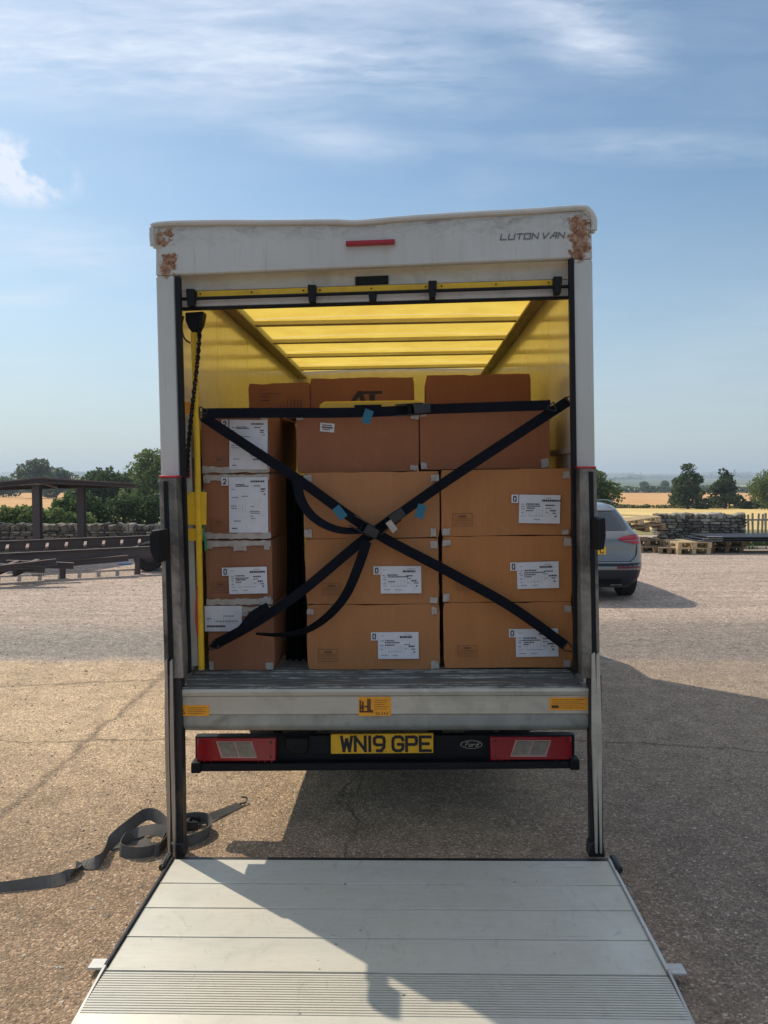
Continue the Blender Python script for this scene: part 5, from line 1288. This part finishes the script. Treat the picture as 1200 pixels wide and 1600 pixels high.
for i in range(11):
    t = .10 + i * .085; a = n0.lerp(n1, t) + Vector((0, -.1, .14)); b = f0.lerp(f1, t) + Vector((0, -.04, -.12)); b.z = a.z + .01
    ibeam(a.lerp(b, .35), b, .05, .04, lw, 'crossbar', 'rust_sunlit', o0)
for t in (.12, .5, .85):
    for s in (n0.lerp(n1, t), f0.lerp(f1, t)):
        ibeam((s.x, s.y, 0), (s.x, s.y, s.z - .08), .08, .08, lw, 'leg', 'rust_steel', o0)
# lower tangle
tg = empty('steel_offcuts', loc=(at(30,12.8), 12.8, 0), label='pile of dark steel offcuts under the left end of the long frame', cat='scrap')
o0 = Vector((at(30,12.8), 12.8, 0)); r = random.Random(4)
for (x0, y0, x1, y1, d0, d1) in ((-40,893,88,878,12.7,13.0),(-30,884,70,890,12.9,12.9),(10,880,115,884,13.3,13.5),(-20,899,30,880,12.6,13.2),(20,896,60,878,12.8,13.4),(60,884,200,872,13.8,14.2)):
    ibeam(wp(x0,y0,d0), wp(x1,y1,d1), .10, .11, tg, 'offcut', 'rust_steel', o0)
for i in range(7):
    p = wp(50 + i * 3, 893, 12.75); MB().tube([p - o0, p - o0 + Vector((.0,.0,-.07)), p - o0 + Vector((.02, .03, -.08))], .006, 5).build('rod', MT['rust_steel'], tg)
for px in (30, 100, 170):   # trestle under
    pass
# two-wheeled dark trailer end behind the lift column
tw = empty('trailer', loc=(at(232,15), 15, 0), label='black tyred trailer end just left of the van behind the lift column', cat='trailer')
for x in (0, .5):
    w_ = MB().lathe([(-.1,.12),(-.1,.26),(-.07,.29),(.07,.29),(.1,.26),(.1,.12)], 'y', 24, c=(x, 0, .29)).build('wheel', MT['tyre'], tw, smooth=True)
    MB().lathe([(-.06,0),(-.06,.12),(.06,.12),(.06,0)], 'y', 14, c=(x, 0, .29)).build('rim', MT['rust_steel'], w_, smooth=True)
MB().box(-.4, 2.2, .12, .9, .36, .46).build('bed', MT['rust_steel'], tw, .01)
bl = MB().box(-.13, .13, -.06, .06, 0, .02).build('blue_sheet', MT['blue'], bevel=.005); bl.location = wp(195, 868, 16.2); bl.location.z = .003; tag(bl, 'small flat blue sheet on the ground under the steel frame', 'sheet')
# ------------------------------------------------------------------ loose chippings and tufts
def chips(name, n, d0, d1, xs, smin, smax, m, seed, label):
    r = np.random.RandomState(seed); q = r.uniform(0, 1, n) ** .75; Y = d0 + (d1 - d0) * q; X = r.uniform(-xs, xs, n) * (Y * .56 + .3)
    Mi = VMI; keep = []
    for i in range(n):
        p = Mi @ Vector((X[i], Y[i], 0)); keep.append(not (hx0 - .03 < p.x < hx1 + .03 and -1.6 < p.y < ys[0] + .05))
    X = X[keep]; Y = Y[keep]; n = len(X)
    s = r.uniform(smin, smax, n) * (1 + r.uniform(0, 1, n) ** 8 * 1.5)
    base = np.array([(1,0,0),(-1,0,0),(0,1,0),(0,-1,0),(0,0,.7),(0,0,-.5)], float)
    F = np.array([(0,2,4),(2,1,4),(1,3,4),(3,0,4),(2,0,5),(1,2,5),(3,1,5),(0,3,5)])
    v = base[None] * (1 + r.uniform(-.35, .35, (n, 6, 1))); a = r.uniform(0, 6.28, n); ca, sa = np.cos(a), np.sin(a)
    vx = v[:,:,0] * ca[:,None] * 1.3 - v[:,:,1] * sa[:,None]; vy = v[:,:,0] * sa[:,None] * 1.3 + v[:,:,1] * ca[:,None]
    P = np.stack([vx * s[:,None] + X[:,None], vy * s[:,None] + Y[:,None], v[:,:,2] * s[:,None] + s[:,None] * .2], 2).reshape(-1, 3)
    f = (F[None] + (np.arange(n) * 6)[:,None,None]).reshape(-1, 3)
    me = bpy.data.meshes.new(name); me.from_pydata(P.tolist(), [], f.tolist()); me.materials.append(m)
    o = bpy.data.objects.new(name, me); COL.objects.link(o); tag(o, label, kind='stuff')
def mat_chip():
    m = bpy.data.materials.new('chippings'); m.use_nodes = True; N = NT(m.node_tree); P = m.node_tree.nodes['Principled BSDF']
    g_ = N.n('ShaderNodeNewGeometry'); N.link(N.ramp(g_.outputs['Random Per Island'], [(0,(.24,.17,.115)),(.4,(.34,.25,.17)),(.75,(.45,.36,.27)),(1,(.62,.56,.48))]), P.inputs['Base Color']); P.inputs['Roughness'].default_value = .85
    return m
MT['chip'] = mat_chip(); MT['chip_pale'] = mat('pale_gravel', (.46,.37,.30), .9, var=.4, vscale=1, world=True)
chips('chippings', 26000, 2.0, 7.0, 1.0, .0016, .0040, MT['chip'], 3, 'loose chippings scattered on the worn tarmac')
chips('gravel', 15000, 6.5, 19, 1.0, .003, .008, MT['chip_pale'], 4, 'loose gravel in the yard beyond')
def tufts(name, spots, m, seed, label):
    r = random.Random(seed); mb = MB()
    for (x, y, n, h) in spots:
        for i in range(n):
            px, py = x + r.gauss(0, .12), y + r.gauss(0, .08); a = r.uniform(0, 6.28); l = h * r.uniform(.5, 1.1); w = .006 + .004 * h
            dx, dy = math.cos(a), math.sin(a); b = r.uniform(.1, .5) * l
            mb.add([(px - dy*w, py + dx*w, 0), (px + dy*w, py - dx*w, 0), (px + dx*b, py + dy*b, l)], [(0,1,2)])
    o = mb.build(name, m); tag(o, label, kind='stuff')
sp = [(9.5 + random.random() * 2.5, 20.7 + random.random() * .25, 60, .4) for _ in range(14)] + [(-12 + random.random() * 7, 18.7, 30, .25) for _ in range(22)] + [(6 + random.random() * 4, 19.7, 25, .2) for _ in range(12)]
tufts('weeds', sp, MT['leaf_light'], 5, 'rough grass and weeds at the foot of the walls and fence')
